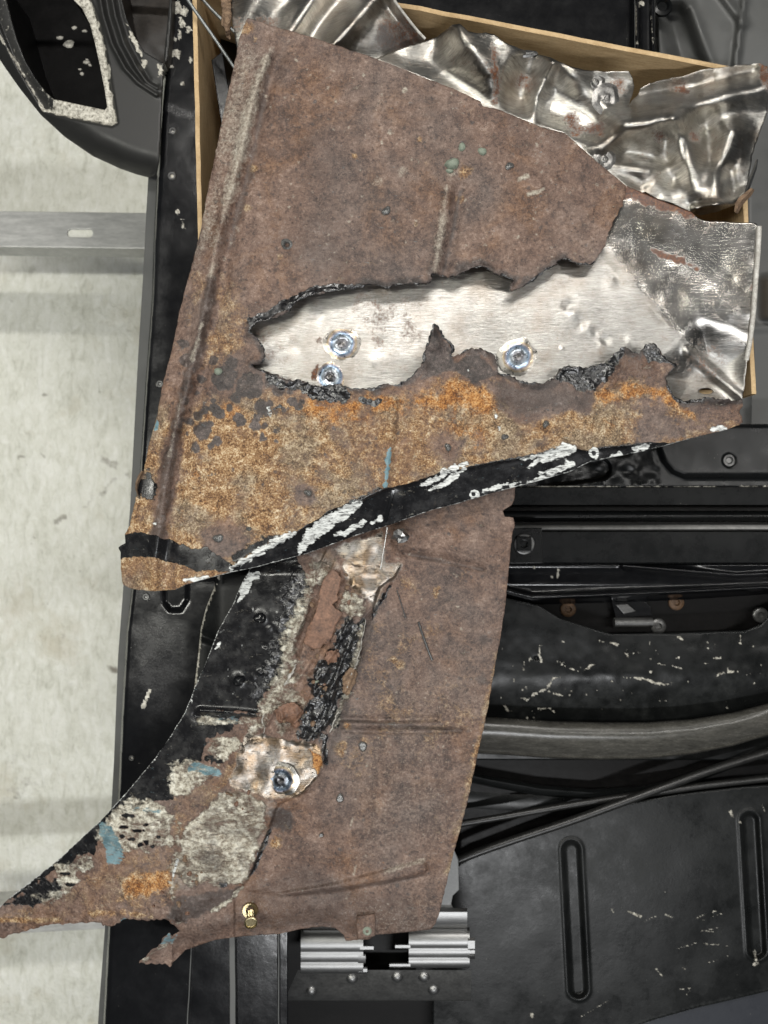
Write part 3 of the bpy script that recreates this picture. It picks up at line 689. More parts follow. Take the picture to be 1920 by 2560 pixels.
# ---- glossy panel with pressed slot and raised corner (right, under the upper panel's lip)
def g1_z(U, V):
    z = np.full(U.shape, -0.150)
    sl_ = stroke(U, V, [(1300, 1200), (1500, 1172)], 26, 9)
    z -= 0.010 * sl_
    rc = region(U, V, [(1640, 1060), (1646, 1120), (1660, 1155), (1682, 1180), (1710, 1192), (2000, 1192), (2000, 1060)], 18)
    z += 0.009 * rc
    z -= 0.006 * blob(U, V, 1823, 1151, 15, 8)
    z += 0.0016 * fbm(U, V, 34, 12, 2) * region(U, V, [(1180, 1130), (1640, 1100), (1650, 1225), (1180, 1225)], 30)
    return z
sheet('pressed_panel', [(1100, 1060), (2000, 1060), (2000, 1217), (1100, 1217)], g1_z, 3, 0.003, M_SATIN, car, lambda U, V: {'a_white': 0.75 * stroke(U, V, [(1300, 1216), (1500, 1216.5), (1920, 1215)], 1.5, 1.5, 1.5, 20), 'a_dust': 0.08 * region(U, V, [(1650, 1100), (1990, 1100), (1990, 1190), (1700, 1190)], 20)})
lathe('bolt', [(0.0001, -0.001), (0.003, -0.001), (0.0045, 0.0012), (0.007, 0.0010), (0.0085, -0.002)], 18, M_DARKST, car, at(1823, 1151, -0.145))
# crossmember: band, groove, tube, lip with its highlight put into the colour, flat bar
bar('crossmember_band', 1180, 2010, [(1219, -0.158), (1262, -0.160), (1262, -0.200), (1219, -0.200)], M_SATIN, car)
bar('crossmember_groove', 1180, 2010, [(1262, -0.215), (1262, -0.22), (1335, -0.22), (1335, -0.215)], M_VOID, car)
tube('crossmember_tube', [at(u, 1290, -0.195) for u in (1180, 1400, 1600, 1800, 2010)], 0.0065, M_SATIN, car, 5)
bar('crossmember_lip', 1180, 2010, [(1312, -0.180), (1317, -0.170), (1322, -0.168), (1326, -0.173), (1326, -0.20), (1312, -0.20)], M_HILITE, car)
bar('crossmember_bar', 1180, 2010, [(1330, -0.165), (1406, -0.167), (1410, -0.170), (1410, -0.200), (1330, -0.200)], M_SATIN, car)
plate('nut_plate', [(1270, 1321), (1355, 1319), (1357, 1408), (1270, 1409)], -0.1635, 0.004, M_SATIN, car, 0.0008)
lathe('captive_nut_ring', [(0.0085, 0.0), (0.0088, 0.002), (0.0105, 0.0024), (0.0122, 0.0018), (0.0128, 0.0)], 28, M_DARKST, car, at(1310, 1360, -0.1634))
sq = plate('captive_nut', [(1291, 1341), (1329, 1341), (1329, 1379), (1291, 1379)], -0.1600, 0.004, M_SATIN, car, 0.0008, [[(1310 + 9 * math.cos(a), 1360 + 9 * math.sin(a)) for a in np.linspace(0, 6.28, 15)[:-1]]])
# lower channel with a rolled lip
def ch_z(U, V):
    xs, ys = [1180, 1270, 1330, 1480, 1700, 1920, 2010], [1450, 1478, 1493, 1488, 1479, 1468, 1464]
    e = np.interp(U, xs, ys)
    z = -0.195 - 0.018 * sst((V - 1415) / 50)
    z = z + 0.014 * np.exp(-((V - e) / 7.0) ** 2) + 0.008 * gauss(U, V, [(1560, 1414), (1750, 1432), (1840, 1440), (2000, 1432)], 8)
    return z - 0.03 * sst((V - e - 5) / 14)
sheet('lower_channel', [(1180, 1411), (2010, 1411), (2010, 1480), (1700, 1500), (1480, 1508), (1330, 1512), (1250, 1505), (1180, 1480)], ch_z, 3, 0.002, M_BLACK, car, lambda U, V: {'a_white': top(0.9 * stroke(U, V, [(1396, 1424), (1394, 1445)], 3, 2, 2, 8), blob(U, V, 1335, 1418, 3, 2), blob(U, V, 1380, 1442, 3, 2)), 'a_dust': 0.25 * stroke(U, V, [(1300, 1440), (1900, 1445)], 14, 20, 8, 30)})
# cavity with bolts and a small roller catch
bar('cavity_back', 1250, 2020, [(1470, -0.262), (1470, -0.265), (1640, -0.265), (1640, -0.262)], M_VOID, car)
for i, (x, y, mm) in enumerate(((1420, 1523, M_RUSTY_BOLT), (1690, 1506, M_RUSTY_BOLT), (1645, 1565, M_DARKST), (1900, 1537, M_DARKST))):
    lathe('cavity_bolt', [(0.0001, 0.001), (0.0030, 0.001), (0.0042, 0.004), (0.0076, 0.004), (0.0100, 0.0025), (0.0105, 0)], 16, mm, car, at(x, y, -0.2615))
tube('catch_roller', [at(1535, 1556, -0.245), at(1630, 1556, -0.245)], 0.0065, M_DARKST, car, 5, False)
plate('catch_bracket', [(1526, 1492), (1600, 1488), (1628, 1520), (1632, 1540), (1540, 1545)], -0.250, 0.003, M_BLACK, car, 0.0008)
plate('catch_tongue', [(1540, 1512), (1568, 1510), (1590, 1528), (1560, 1535)], -0.246, 0.0025, M_DARKST, car, 0.0008)
# inner wheel arch panel with chipped paint
arch = [(1160, 1470), (1290, 1500), (1345, 1512), (1400, 1546), (1470, 1568), (1530, 1585), (1700, 1582), (1865, 1576), (1905, 1560), (1940, 1520), (2020, 1490), (2020, 1900), (1160, 1900)]
def arch_a(U, V):
    w = np.zeros(U.shape); r = random.Random(3)
    for pts in ([(1348, 1615), (1349, 1640), (1354, 1655)], [(1326, 1640), (1322, 1665)], [(1310, 1655), (1308, 1675)], [(1284, 1690), (1285, 1705)], [(1500, 1603), (1535, 1608), (1545, 1612)],
                [(1563, 1632), (1600, 1632)], [(1568, 1635), (1572, 1645)], [(1618, 1645), (1635, 1650)], [(1645, 1660), (1680, 1665), (1704, 1672)], [(1560, 1693), (1610, 1697), (1640, 1708), (1680, 1712)],
                [(1302, 1745), (1320, 1748), (1345, 1730), (1365, 1722), (1385, 1695), (1400, 1692)], [(1365, 1725), (1385, 1735), (1405, 1738)], [(1400, 1655), (1420, 1670), (1445, 1678)], [(1460, 1675), (1485, 1660)],
                [(1345, 1770), (1375, 1772), (1385, 1780)], [(1690, 1590), (1712, 1600)], [(1850, 1590), (1852, 1608)], [(1785, 1646), (1802, 1645)], [(1755, 1660), (1770, 1658)], [(1790, 1690), (1810, 1680), (1845, 1678)], [(1262, 1765), (1273, 1785)]):
        w = np.maximum(w, stroke(U, V, [(p[0], p[1], r.uniform(1, 2.6)) for p in pts], None, 2.5, 3.5, 8, r.randrange(40)))
    for k in range(70):
        x, y = r.uniform(1250, 1910), r.uniform(1600, 1800)
        w = np.maximum(w, 0.8 * blob(U, V, x, y, r.uniform(1.2, 3.6), 2, 2, 6, k))
    d = top(0.9 * region(U, V, [(1300, 1690), (1620, 1740), (1880, 1650), (1900, 1700), (1700, 1790), (1400, 1800), (1260, 1790)], 80, 40, 40, 6) * (0.5 + 0.5 * fbm(U, V, 16, 7, 3)))
    return {'a_white': w * 0.72, 'a_dust': np.clip(d, 0, 1) * 0.9}
sheet('wheel_arch_panel', arch, lambda U, V: -0.225 - 0.03 * sst((V - 1680) / 200) + 0.001 * fbm(U, V, 90, 6, 3) - 0.004 * blob(U, V, 1341, 1646, 4, 4), 3.2, 0.002, M_DUSTY, car, arch_a)
# rounded arch moulding curving away to the upper right
def sweep_arch(name, cen, prof, mat, zc):
    rows = []
    for i, (u, v, s) in enumerate(cen):
        rows.append([at(u, v + dv * s, zc + dz) for dv, dz in prof])
    return loft(name, rows, mat, car)
cen = [(1140, 1836, 1.0), (1250, 1841, 1.0), (1380, 1850, 1.0), (1500, 1853, 1.0), (1620, 1852, .98), (1730, 1842, .94), (1830, 1824, .9), (1930, 1796, .86), (2030, 1760, .8)]
sweep_arch('wheel_arch_moulding', cen, [(-47, -0.032), (-46, -0.012), (-40, -0.004), (-30, 0.0), (-10, 0.002), (10, -0.002), (28, -0.010), (38, -0.018), (42, -0.016), (45, -0.019), (46, -0.04)], M_TRIM, -0.205)
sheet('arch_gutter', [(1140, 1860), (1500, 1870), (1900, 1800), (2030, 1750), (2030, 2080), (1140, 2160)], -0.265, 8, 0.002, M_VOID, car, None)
cen2 = [(1140, 1935, 1), (1230, 1955, 1), (1350, 1976, 1), (1480, 1986, 1), (1600, 1978, .9), (1720, 1952, .8), (1850, 1905, .7), (2030, 1830, .6)]
sweep_arch('arch_inner_ridge', cen2, [(-14, -0.03), (-12, -0.004), (-4, 0.001), (6, 0.0), (13, -0.006), (14, -0.03)], M_DUSTY, -0.245)
cen3 = [(1140, 2000, 1), (1300, 2010, 1), (1500, 2005, 1), (1700, 1985, .9), (2030, 1935, .6)]
sweep_arch('arch_lower_flange', cen3, [(-26, -0.02), (-24, -0.003), (0, 0.0), (24, -0.004), (26, -0.02)], M_DUSTY, -0.262)
# floor pan with pressed ribs
fpan = [(1100, 2190), (1180, 2140), (1300, 2095), (1420, 2050), (1560, 2010), (1700, 1985), (1850, 1968), (2030, 1955), (2030, 2455), (1920, 2478), (1820, 2502), (1740, 2520), (1640, 2548), (1560, 2575), (1480, 2640), (1080, 2640), (1085, 2300)]
def rib(U, V, x0, y0, x1, y1, w):
    d, _ = seg_dist(U, V, [(x0, y0), (x1, y1)])
    t = d / w
    return -0.0085 * sst((1.05 - t) / 0.55) + 0.0016 * np.exp(-((t - 1.15) / 0.16) ** 2)
def fpan_z(U, V):
    z = -0.245 + 0.0008 * fbm(U, V, 220, 9, 3)
    return z + rib(U, V, 1428, 2125, 1446, 2472, 24) + rib(U, V, 1874, 2052, 1893, 2375, 23)
def fpan_a(U, V):
    w = np.zeros(U.shape); r = random.Random(8)
    for pts, wd in (([(1528, 2272), (1535, 2282)], 3), ([(1572, 2279), (1590, 2286), (1602, 2291)], 3), ([(1664, 2286), (1682, 2294)], 2.5), ([(1610, 2304), (1640, 2290)], 1.2), ([(1740, 2296), (1765, 2284), (1790, 2278)], 1.3), ([(1742, 2298), (1760, 2300), (1810, 2282)], 1), ([(1752, 2328), (1795, 2320)], 1.3), ([(1755, 2330), (1830, 2331)], 1),
                    ([(1688, 2373), (1740, 2358), (1820, 2364)], 1.3), ([(1770, 2408), (1820, 2390)], 1), ([(1436, 2552), (1536, 2492)], 1.2), ([(1640, 2422), (1655, 2440)], 3), ([(1704, 2418), (1716, 2424)], 2), ([(1698, 2475), (1726, 2470), (1716, 2488)], 1.3), ([(1886, 2378), (1891, 2402)], 4),
                    ([(1512, 2000), (1560, 1998)], 2), ([(1826, 2028), (1830, 2040)], 4), ([(1905, 2012), (1912, 2028)], 3), ([(1886, 2411), (1892, 2408)], 5), ([(1850, 2055), (1851, 2056)], 4), ([(1330, 2536), (1331, 2540)], 5)):
        w = np.maximum(w, stroke(U, V, pts, wd, 1.6, 1.2, 10, r.randrange(50)))
    for k in range(45):
        x, y = r.uniform(1200, 1900), r.uniform(2080, 2520)
        w = np.maximum(w, 0.7 * blob(U, V, x, y, r.uniform(0.8, 2.2), 1.5, 1, 5, k))
    d = top(0.55 * region(U, V, [(1300, 2080), (1900, 1990), (1900, 2120), (1400, 2300), (1220, 2250)], 160, 40, 90, 4), 0.85 * stroke(U, V, [(1590, 2562), (1740, 2520), (1920, 2478)], 7, 10, 6, 12, 3), 0.25 * (fbm(U, V, 90, 5, 4) > 0.1))
    return {'a_white': w * 0.55, 'a_dust': d * 0.8}
sheet('floor_pan', fpan, fpan_z, 3.2, 0.003, M_DUSTY, car, fpan_a)
sheet('floor_pan_step', [(1440, 2700), (1560, 2560), (1740, 2505), (2060, 2430), (2060, 2700)], -0.268, 8, 0.002, mat_black('blue_black_paint', (0.010, 0.012, 0.018), 0.4, 0.4, (0.035, 0.04, 0.05), 0.2), car, None)
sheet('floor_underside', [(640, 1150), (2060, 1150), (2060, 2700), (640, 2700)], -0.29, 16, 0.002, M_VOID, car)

# ------------------------------------------------------------------ hoses lying along the arch
tag(tube('hose', [at(u, v, z) for u, v, z in ((1080, 2180, -0.235), (1160, 2142, -0.232), (1300, 2094, -0.23), (1430, 2052, -0.228), (1560, 2004, -0.226), (1680, 1960, -0.226), (1800, 1916, -0.23), (2020, 1850, -0.24))], 0.0052, M_RUBBER, None, 5),
    'black rubber hose running from the lower panel up to the right along the arch', 'hose', 'hoses along the wheel arch')
tag(tube('hose', [at(u, v, z) for u, v, z in ((1080, 2070, -0.238), (1200, 2052, -0.237), (1350, 2025, -0.236), (1480, 2003, -0.2375), (1560, 1992, -0.2385), (1700, 1972, -0.238), (1800, 1958, -0.237), (2020, 1935, -0.237))], 0.0044, M_RUBBER, None, 5),
    'thinner black hose with scuffed spots that passes beneath the other hose', 'hose', 'hoses along the wheel arch')

# ------------------------------------------------------------------ aluminium rail bracket at the foot of the picture
BZ = -0.155
br = thing('rail_bracket', 'silver aluminium slide bracket with stepped grooves below the lower panel', 'bracket', at(960, 2400, BZ - 0.04))
def prof_step(v0, v1, z):
    H = v1 - v0
    pts = [(v0, z - 0.030)] + [(v0 + H * .42 * (1 - math.cos(a)), z - 0.016 + 0.016 * math.sin(a)) for a in np.linspace(0.15, 1.5, 7)]
    for f, dz in ((.47, -0.0004), (.50, -0.0016), (.54, -0.0018), (.58, -0.0012), (.70, -0.0014), (.73, -0.0028), (.77, -0.0030), (.81, -0.0022), (.96, -0.003)):
        pts.append((v0 + H * f, z + dz))
    return pts + [(v1, z - 0.007), (v1, z - 0.030)]
bar('left_rail', 752, 908, prof_step(2322, 2434, BZ), M_ALU, br)
bar('left_rail_lug', 900, 934, [(2362, BZ - 0.022), (2362, BZ - 0.003), (2366, BZ), (2374, BZ), (2378, BZ - 0.003), (2378, BZ - 0.022)], M_ALU, br)
bar('left_rail_lug', 895, 914, [(2385, BZ - 0.022), (2385, BZ - 0.003), (2390, BZ - .001), (2404, BZ - .001), (2408, BZ - 0.003), (2408, BZ - 0.022)], M_ALU, br)
bar('left_rail_lug', 895, 918, [(2418, BZ - 0.022), (2418, BZ - 0.005), (2422, BZ - .003), (2430, BZ - .003), (2434, BZ - 0.006), (2434, BZ - 0.022)], M_ALU, br)
bar('right_rail', 1022, 1174, prof_step(2318, 2420, BZ), M_ALU, br)
bar('right_rail_lug', 988, 1026, [(2360, BZ - 0.022), (2360, BZ - 0.003), (2363, BZ), (2370, BZ), (2373, BZ - 0.003), (2373, BZ - 0.022)], M_ALU, br)
bar('right_rail_lug', 974, 1026, [(2406, BZ - 0.022), (2406, BZ - 0.005), (2410, BZ - .002), (2416, BZ - .002), (2420, BZ - 0.006), (2420, BZ - 0.022)], M_ALU, br)
bar('right_rail_end', 1170, 1187, [(2344, BZ - 0.022), (2344, BZ - 0.002), (2352, BZ + .001), (2372, BZ + .001), (2376, BZ - .003), (2384, BZ - .003), (2390, BZ), (2398, BZ - 0.004), (2398, BZ - 0.022)], M_ALU, br)
bar('back_rail', 760, 1168, [(2270, BZ - 0.03), (2270, BZ - 0.008), (2280, BZ - 0.003), (2300, BZ - 0.002), (2318, BZ - 0.008), (2330, BZ - 0.014), (2330, BZ - 0.03)], M_ALU, br)
plate('upright_plate', [(1060, 2080), (1120, 2090), (1146, 2150), (1148, 2225), (1132, 2240), (1128, 2262), (1140, 2285), (1160, 2292), (1164, 2330), (1000, 2330)], BZ - 0.012, 0.004, M_PLATE, br, 0.001)
# sloped dark foot plate with rivets
rows = []
for v, z in ((2425, BZ - 0.022), (2440, BZ - 0.024), (2475, BZ - 0.034), (2500, BZ - 0.045), (2502, BZ - 0.055)):
    rows.append([at(745 - (v - 2425) * 0.45, v, z), at(900, v, z), at(1040, v, z), at(1178, v, z)])
loft('foot_plate', rows, M_DARKST, br, True)
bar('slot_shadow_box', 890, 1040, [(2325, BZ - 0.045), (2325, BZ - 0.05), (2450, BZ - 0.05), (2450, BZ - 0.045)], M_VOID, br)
for i, (x, y, z) in enumerate(((778, 2476, -0.034), (880, 2445, -0.025), (993, 2441, -0.024), (1060, 2441, -0.024), (1084, 2473, -0.033))):
    lathe('rivet', [(0.0001, 0.0040), (0.0033, 0.0035), (0.0060, 0.0016), (0.0070, 0.0), (0.0078, -0.001)], 18, M_ALU, br, at(x, y, BZ + z))

# ------------------------------------------------------------------ cardboard box
RZ = -0.004
bx = thing('cardboard_box', 'open brown cardboard box holding scrap steel under the upper panel', 'box', at(1180, 480, -0.21))
TL, TR, BR, BL = (478, -95), (1855, 172), (1890, 985), (505, 985)
def wall(name, a, b, inward, z0=-0.205, z1=RZ, bow=0.0, n=24, seed=0):
    r = random.Random(seed); rows = []
    pa, pb = Vector(at(a[0], a[1], z1)), Vector(at(b[0], b[1], z1)); d = (pb - pa).normalized(); nn = Vector((-d.y, d.x, 0)) * inward
    for i in range(n + 1):
        t = i / n; p = pa + (pb - pa) * t + nn * (bow * math.sin(math.pi * t) + r.uniform(-.0004, .0004)); h = z1 + r.uniform(-.0007, .0007)
        rows.append([(p.x, p.y, z0), (p.x, p.y, h), (p.x + nn.x * .0012, p.y + nn.y * .0012, h + .0004), (p.x + nn.x * .0034, p.y + nn.y * .0034, h + .0003), (p.x + nn.x * .0044, p.y + nn.y * .0044, h - .0002), (p.x + nn.x * .0044, p.y + nn.y * .0044, z0)])
    return loft(name, rows, M_CARD, bx, True, True)
wall('back_wall', TL, TR, -1, seed=1)
wall('left_wall', TL, BL, 1, seed=2)
wall('right_wall', TR, BR, -1, seed=3, z1=-0.002)
wall('front_wall', BL, BR, 1, seed=4, z1=-0.035)
loft('bottom', [[at(478, -95, -0.2), at(1855, 172, -0.2)], [at(505, 985, -0.2), at(1890, 985, -0.2)]], M_CARD, bx, False)
# torn fold of card leaning in from the left wall
fr = [[at(u, v, RZ - 0.004), at(u + 10, v + 1, RZ - 0.03), at(u + 14 + 8 * math.sin(v * .02), v + 2, RZ - 0.062)] for u, v in ((488, -60), (489, 60), (491, 180), (493, 300), (496, 420), (499, 540), (502, 640))]
loft('inner_flap', fr, M_CARD, bx)
# loose strips and rods in the box
o = plate('black_strip', [(528, 150), (556, 128), (590, 330), (556, 330)], -0.045, 0.003, M_BLACK, None, 0.0008)
tag(o, 'black painted steel strip standing inside the box beside its left wall', 'steel strip')
o = loft('black_sheet', [[at(528, -80, -0.13), at(760, -80, -0.15)], [at(528, 150, -0.12), at(760, 150, -0.15)], [at(528, 700, -0.12), at(760, 700, -0.15)]], M_BLACK, None)
tag(o, 'black painted sheet lying deep in the left of the box', 'sheet metal')
tag(tube('steel_rod', [at(452, -30, 0.010), at(474, 8, 0.008), at(510, 58, 0.004), at(560, 130, -0.002), at(600, 190, -0.006)], 0.0017, M_ROD, None, 4), 'long thin steel rod slanting from the top edge down behind the upper panel', 'rod', 'thin rods in the box')
tag(tube('steel_rod', [at(488, -25, -0.02), at(508, 2, -0.022), at(560, 55, -0.026), at(600, 92, -0.03)], 0.0018, M_ROD, None, 4), 'shorter thin steel rod crossing the top left corner of the box', 'rod', 'thin rods in the box')

# ================================================================== crumpled scrap sheets
def weld(parent, x, y, z, r, seed, tilt=(0, 0, 0), name='spot_weld', mat=None):
    R = r * PX
    o = lathe(name, [(0.00001, 0.0007), (R * .10, 0.0005), (R * .16, 0.0011), (R * .26, 0.0009), (R * .33, 0.0002), (R * .50, 0.0004), (R * .60, 0.0009), (R * .70, 0.0007), (R * .82, 0.0001), (R * 1.0, -0.0005)], 40, mat or M_WELD, parent, at(x, y, z), tilt, 0.06, seed, (1 + 0.12 * math.sin(seed), 1 - 0.1 * math.cos(seed * 3)))
    return o
def A_z(U, V):
    z = 0.012 + 0.006 * fbm(U, V, 260, 21, 2)
    z += 0.013 * gauss(U, V, [(690, 130), (800, -30)], 28) + 0.015 * gauss(U, V, [(820, 130), (950, -20)], 26) - 0.010 * gauss(U, V, [(760, 110), (870, -30)], 26)
    z += 0.010 * gauss(U, V, [(600, 120), (640, -30)], 40)
    z -= 0.022 * sst((U - 940) / 110) * sst((V + 60) / 160)
    z += 0.018 * gauss(U, V, [(972, -30), (1000, 20), (1030, 60), (1064, 100)], 14)
    z += 0.0035 * (1 - np.abs(fbm(U, V, 150, 25, 2))) + 0.0008 * fbm(U, V, 40, 27, 2)
    return z - 0.012 * sst((V - 60) / 120)
def st_a(extra_r=(), extra_d=(), pol=None):
    def f(U, V):
        r = np.zeros(U.shape); d = np.zeros(U.shape)
        for e in extra_r: r = np.maximum(r, e(U, V))
        for e in extra_d: d = np.maximum(d, e(U, V))
        return {'a_rust': r, 'a_dark': d, 'a_pol': pol(U, V) if pol else 0 * U}
    return f
Aout = rough([(572, -60), (968, -60), (976, -20), (985, 0), (1003, 25), (1030, 60), (1050, 84), (1064, 98), (1050, 118), (1010, 140), (1000, 230), (700, 160), (600, 150), (590, 110), (578, 40)], 1.2, 10, 3)
sA = thing('crumpled_steel_sheet', 'crumpled bare steel sheet with deep folds poking out at the top edge of the box', 'sheet metal', at(780, 60, 0.0), 'crumpled bare steel scraps')
sheet('sheet', Aout, A_z, 2.5, 0.0012, M_CRUMP, sA, st_a([lambda U, V: 0.55 * region(U, V, [(960, 20), (1010, 40), (1060, 100), (1000, 140), (930, 120)], 30, 14, 30, 2), lambda U, V: 0.3 * stroke(U, V, [(600, 60), (680, 60)], 20, 20)], [lambda U, V: 0.8 * region(U, V, [(950, 60), (1050, 100), (1000, 150), (900, 130)], 40, 12, 30)]))  # the dark below the curl is shade put into the colour
# cut bright edge of the curl
tube('curled_edge', [at(u, v, float(A_z(np.array([u * 1.0]), np.array([v * 1.0]))[0]) + 0.0008) for u, v in ((966, -40), (976, -18), (985, 0), (1003, 25), (1030, 60), (1048, 82), (1063, 97))], 0.0013, M_CUT, sA, 3)
# rusted flaking lip on its left side
rf = rough([(556, -60), (580, -60), (577, 10), (576, 60), (574, 98), (566, 92), (560, 66), (553, 62), (556, 30), (551, 0)], 2.2, 6, 9)
sheet('rusted_lip', rf, lambda U, V: 0.026 + 0.006 * fbm(U, V, 24, 4, 4), 2.2, 0.003, M_CRUST, sA)

Bout = [(880, 190), (935, 148), (1000, 122), (1062, 103), (1072, 99), (1092, 92), (1110, 79), (1130, 62), (1150, 59), (1160, 68), (1170, 78), (1195, 83), (1215, 81), (1235, 86), (1262, 106), (1300, 122), (1345, 136), (1375, 143), (1390, 150), (1425, 165), (1460, 175), (1510, 179), (1572, 178), (1582, 196), (1586, 216), (1580, 240), (1574, 258),
        (1568, 276), (1580, 250), (1596, 236), (1600, 222), (1625, 208), (1660, 198), (1705, 191), (1760, 173), (1815, 166), (1860, 161), (1900, 158), (1918, 166), (1928, 200), (1918, 280), (1898, 335), (1880, 390), (1873, 440), (1866, 480), (1850, 505), (1830, 515), (1790, 530), (1752, 537), (1730, 532), (1690, 513), (1640, 497), (1615, 480), (1565, 500), (1500, 520), (1300, 420), (1100, 330), (900, 260)]
def B_z(U, V):
    z = 0.006 + 0.008 * fbm(U, V, 300, 31, 2) + 0.0022 * fbm(U, V, 90, 33, 2) + 0.0006 * fbm(U, V, 40, 35, 2)
    z += 0.026 * sst((260 - V) / 160) * sst((U - 1080) / 80) * sst((1640 - U) / 60)
    z += 0.016 * gauss(U, V, [(1140, 70), (1230, 190), (1240, 320)], 34) - 0.012 * gauss(U, V, [(1330, 130), (1300, 240)], 34)
    z += 0.012 * gauss(U, V, [(1380, 160), (1340, 240), (1330, 320)], 18) + 0.010 * gauss(U, V, [(1430, 190), (1520, 280)], 30)
    # big roll of the right-hand piece
    z += 0.022 * gauss(U, V, [(1560, 300), (1680, 285), (1800, 240), (1910, 215)], 36) + 0.016 * gauss(U, V, [(1470, 380), (1570, 330), (1680, 300)], 34)
    z -= 0.014 * gauss(U, V, [(1600, 240), (1760, 215), (1880, 185)], 26)
    z -= 0.013 * gauss(U, V, [(1570, 380), (1640, 400), (1680, 440)], 30) + 0.010 * gauss(U, V, [(1660, 340), (1670, 400)], 24)
    z += 0.012 * gauss(U, V, [(1700, 300), (1720, 400), (1740, 470)], 30) - 0.010 * gauss(U, V, [(1760, 300), (1780, 400)], 26) + 0.018 * gauss(U, V, [(1830, 330), (1800, 400), (1790, 500)], 34)
    z -= 0.014 * gauss(U, V, [(1820, 430), (1830, 480)], 20) + 0.006 * gauss(U, V, [(1500, 460), (1600, 470)], 26)
    z += 0.010 * gauss(U, V, [(1740, 520), (1830, 505), (1862, 480)], 10)
    z += 0.006 * gauss(U, V, [(1480, 415), (1680, 420)], 20)
    z += 0.0042 * (1 - np.abs(fbm(U, V, 150, 37, 2))) - 0.0024 * (1 - np.abs(fbm(U, V, 80, 39, 2)))
    # it tucks in beneath the upper panel
    d, _ = seg_dist(U, V, [(930, 143), (1061, 194), (1201, 253), (1303, 297), (1410, 332), (1503, 413), (1565, 464)])
    return 0.014 + (z - 0.014) * sst(d / 60 + 0.25)
B = thing('torn_steel_sheet', 'long crumpled bare steel sheet with spot welds leaning on the right side of the box', 'sheet metal', at(1500, 320, 0.0), 'crumpled bare steel scraps')
sheet('sheet', rough(Bout, 1.1, 9, 4), B_z, 2.5, 0.0012, M_CRUMP, B, st_a([lambda U, V: 0.6 * stroke(U, V, [(1430, 300), (1440, 330), (1500, 320)], 14, 24, 10, 20, 3), lambda U, V: 0.75 * blob(U, V, 1705, 222, 18, 14, 14, 20, 3), lambda U, V: 0.6 * blob(U, V, 1642, 340, 14, 24, 10, 16, 5), lambda U, V: 0.5 * blob(U, V, 1740, 340, 16, 26, 10, 16, 6), lambda U, V: 0.55 * stroke(U, V, [(1235, 120), (1240, 250)], 8, 14, 8, 20, 4), lambda U, V: 0.45 * blob(U, V, 1545, 215, 26, 30, 10, 20, 2), lambda U, V: 0.5 * blob(U, V, 1310, 205, 22, 26, 10, 20, 9), lambda U, V: 0.6 * stroke(U, V, [(1905, 160), (1925, 230)], 12, 14, 8, 16)],
      [lambda U, V: 0.7 * stroke(U, V, [(1590, 240), (1720, 250)], 16, 34, 10, 40), lambda U, V: 0.8 * stroke(U, V, [(1720, 195), (1750, 195)], 12, 14, 8, 12), lambda U, V: 0.5 * blob(U, V, 1840, 465, 26, 14, 6, 12), lambda U, V: 0.4 * stroke(U, V, [(1560, 290), (1480, 330)], 14, 26)]))
def onB(u, v): return float(B_z(np.array([float(u)]), np.array([float(v)]))[0])
for x, y, r in ((1515, 247, 40), (1490, 205, 26), (1511, 398, 32)):
    weld(B, x, y, onB(x, y) + 0.001, r * 0.85, x, (0.12, 0.1, 0), mat=M_WELDD)
lathe('drill_mark', [(0.00001, -0.0005), (0.0018, -0.0002), (0.0026, 0.0012), (0.0042, 0.0)], 12, M_DARKST, B, at(1318, 134, onB(1318, 134) + 0.0015), (0, 0, 0), 0.12, 4, (2.2, 1))
# two curled torn strips at its right-hand corner
def strip(name, pts, wd, mat, parent, seed, twist=0.6):
    r = random.Random(seed); rows = []
    n = len(pts)
    for i, (u, v, z) in enumerate(pts):
        w_ = wd * (0.6 + 0.5 * math.sin(math.pi * i / (n - 1))) + r.uniform(-1, 1)
        rows.append([at(u - w_ * .5, v - w_ * .3, z + 0.002 * twist), at(u, v, z + 0.0035), at(u + w_ * .5, v + w_ * .3, z - 0.003 * twist), at(u + w_ * .1, v + 1, z - 0.002)])
    return loft(name, rows, mat, parent, True, True)
strip('torn_strip', [(1893, 398, 0.030), (1888, 420, 0.028), (1880, 440, 0.024), (1872, 462, 0.020), (1864, 488, 0.016), (1850, 512, 0.012)], 9, M_DARKST, B, 3)
strip('torn_strip', [(1882, 472, 0.026), (1870, 486, 0.024), (1856, 498, 0.022), (1846, 512, 0.02), (1840, 532, 0.018)], 15, M_CRUST, B, 5)

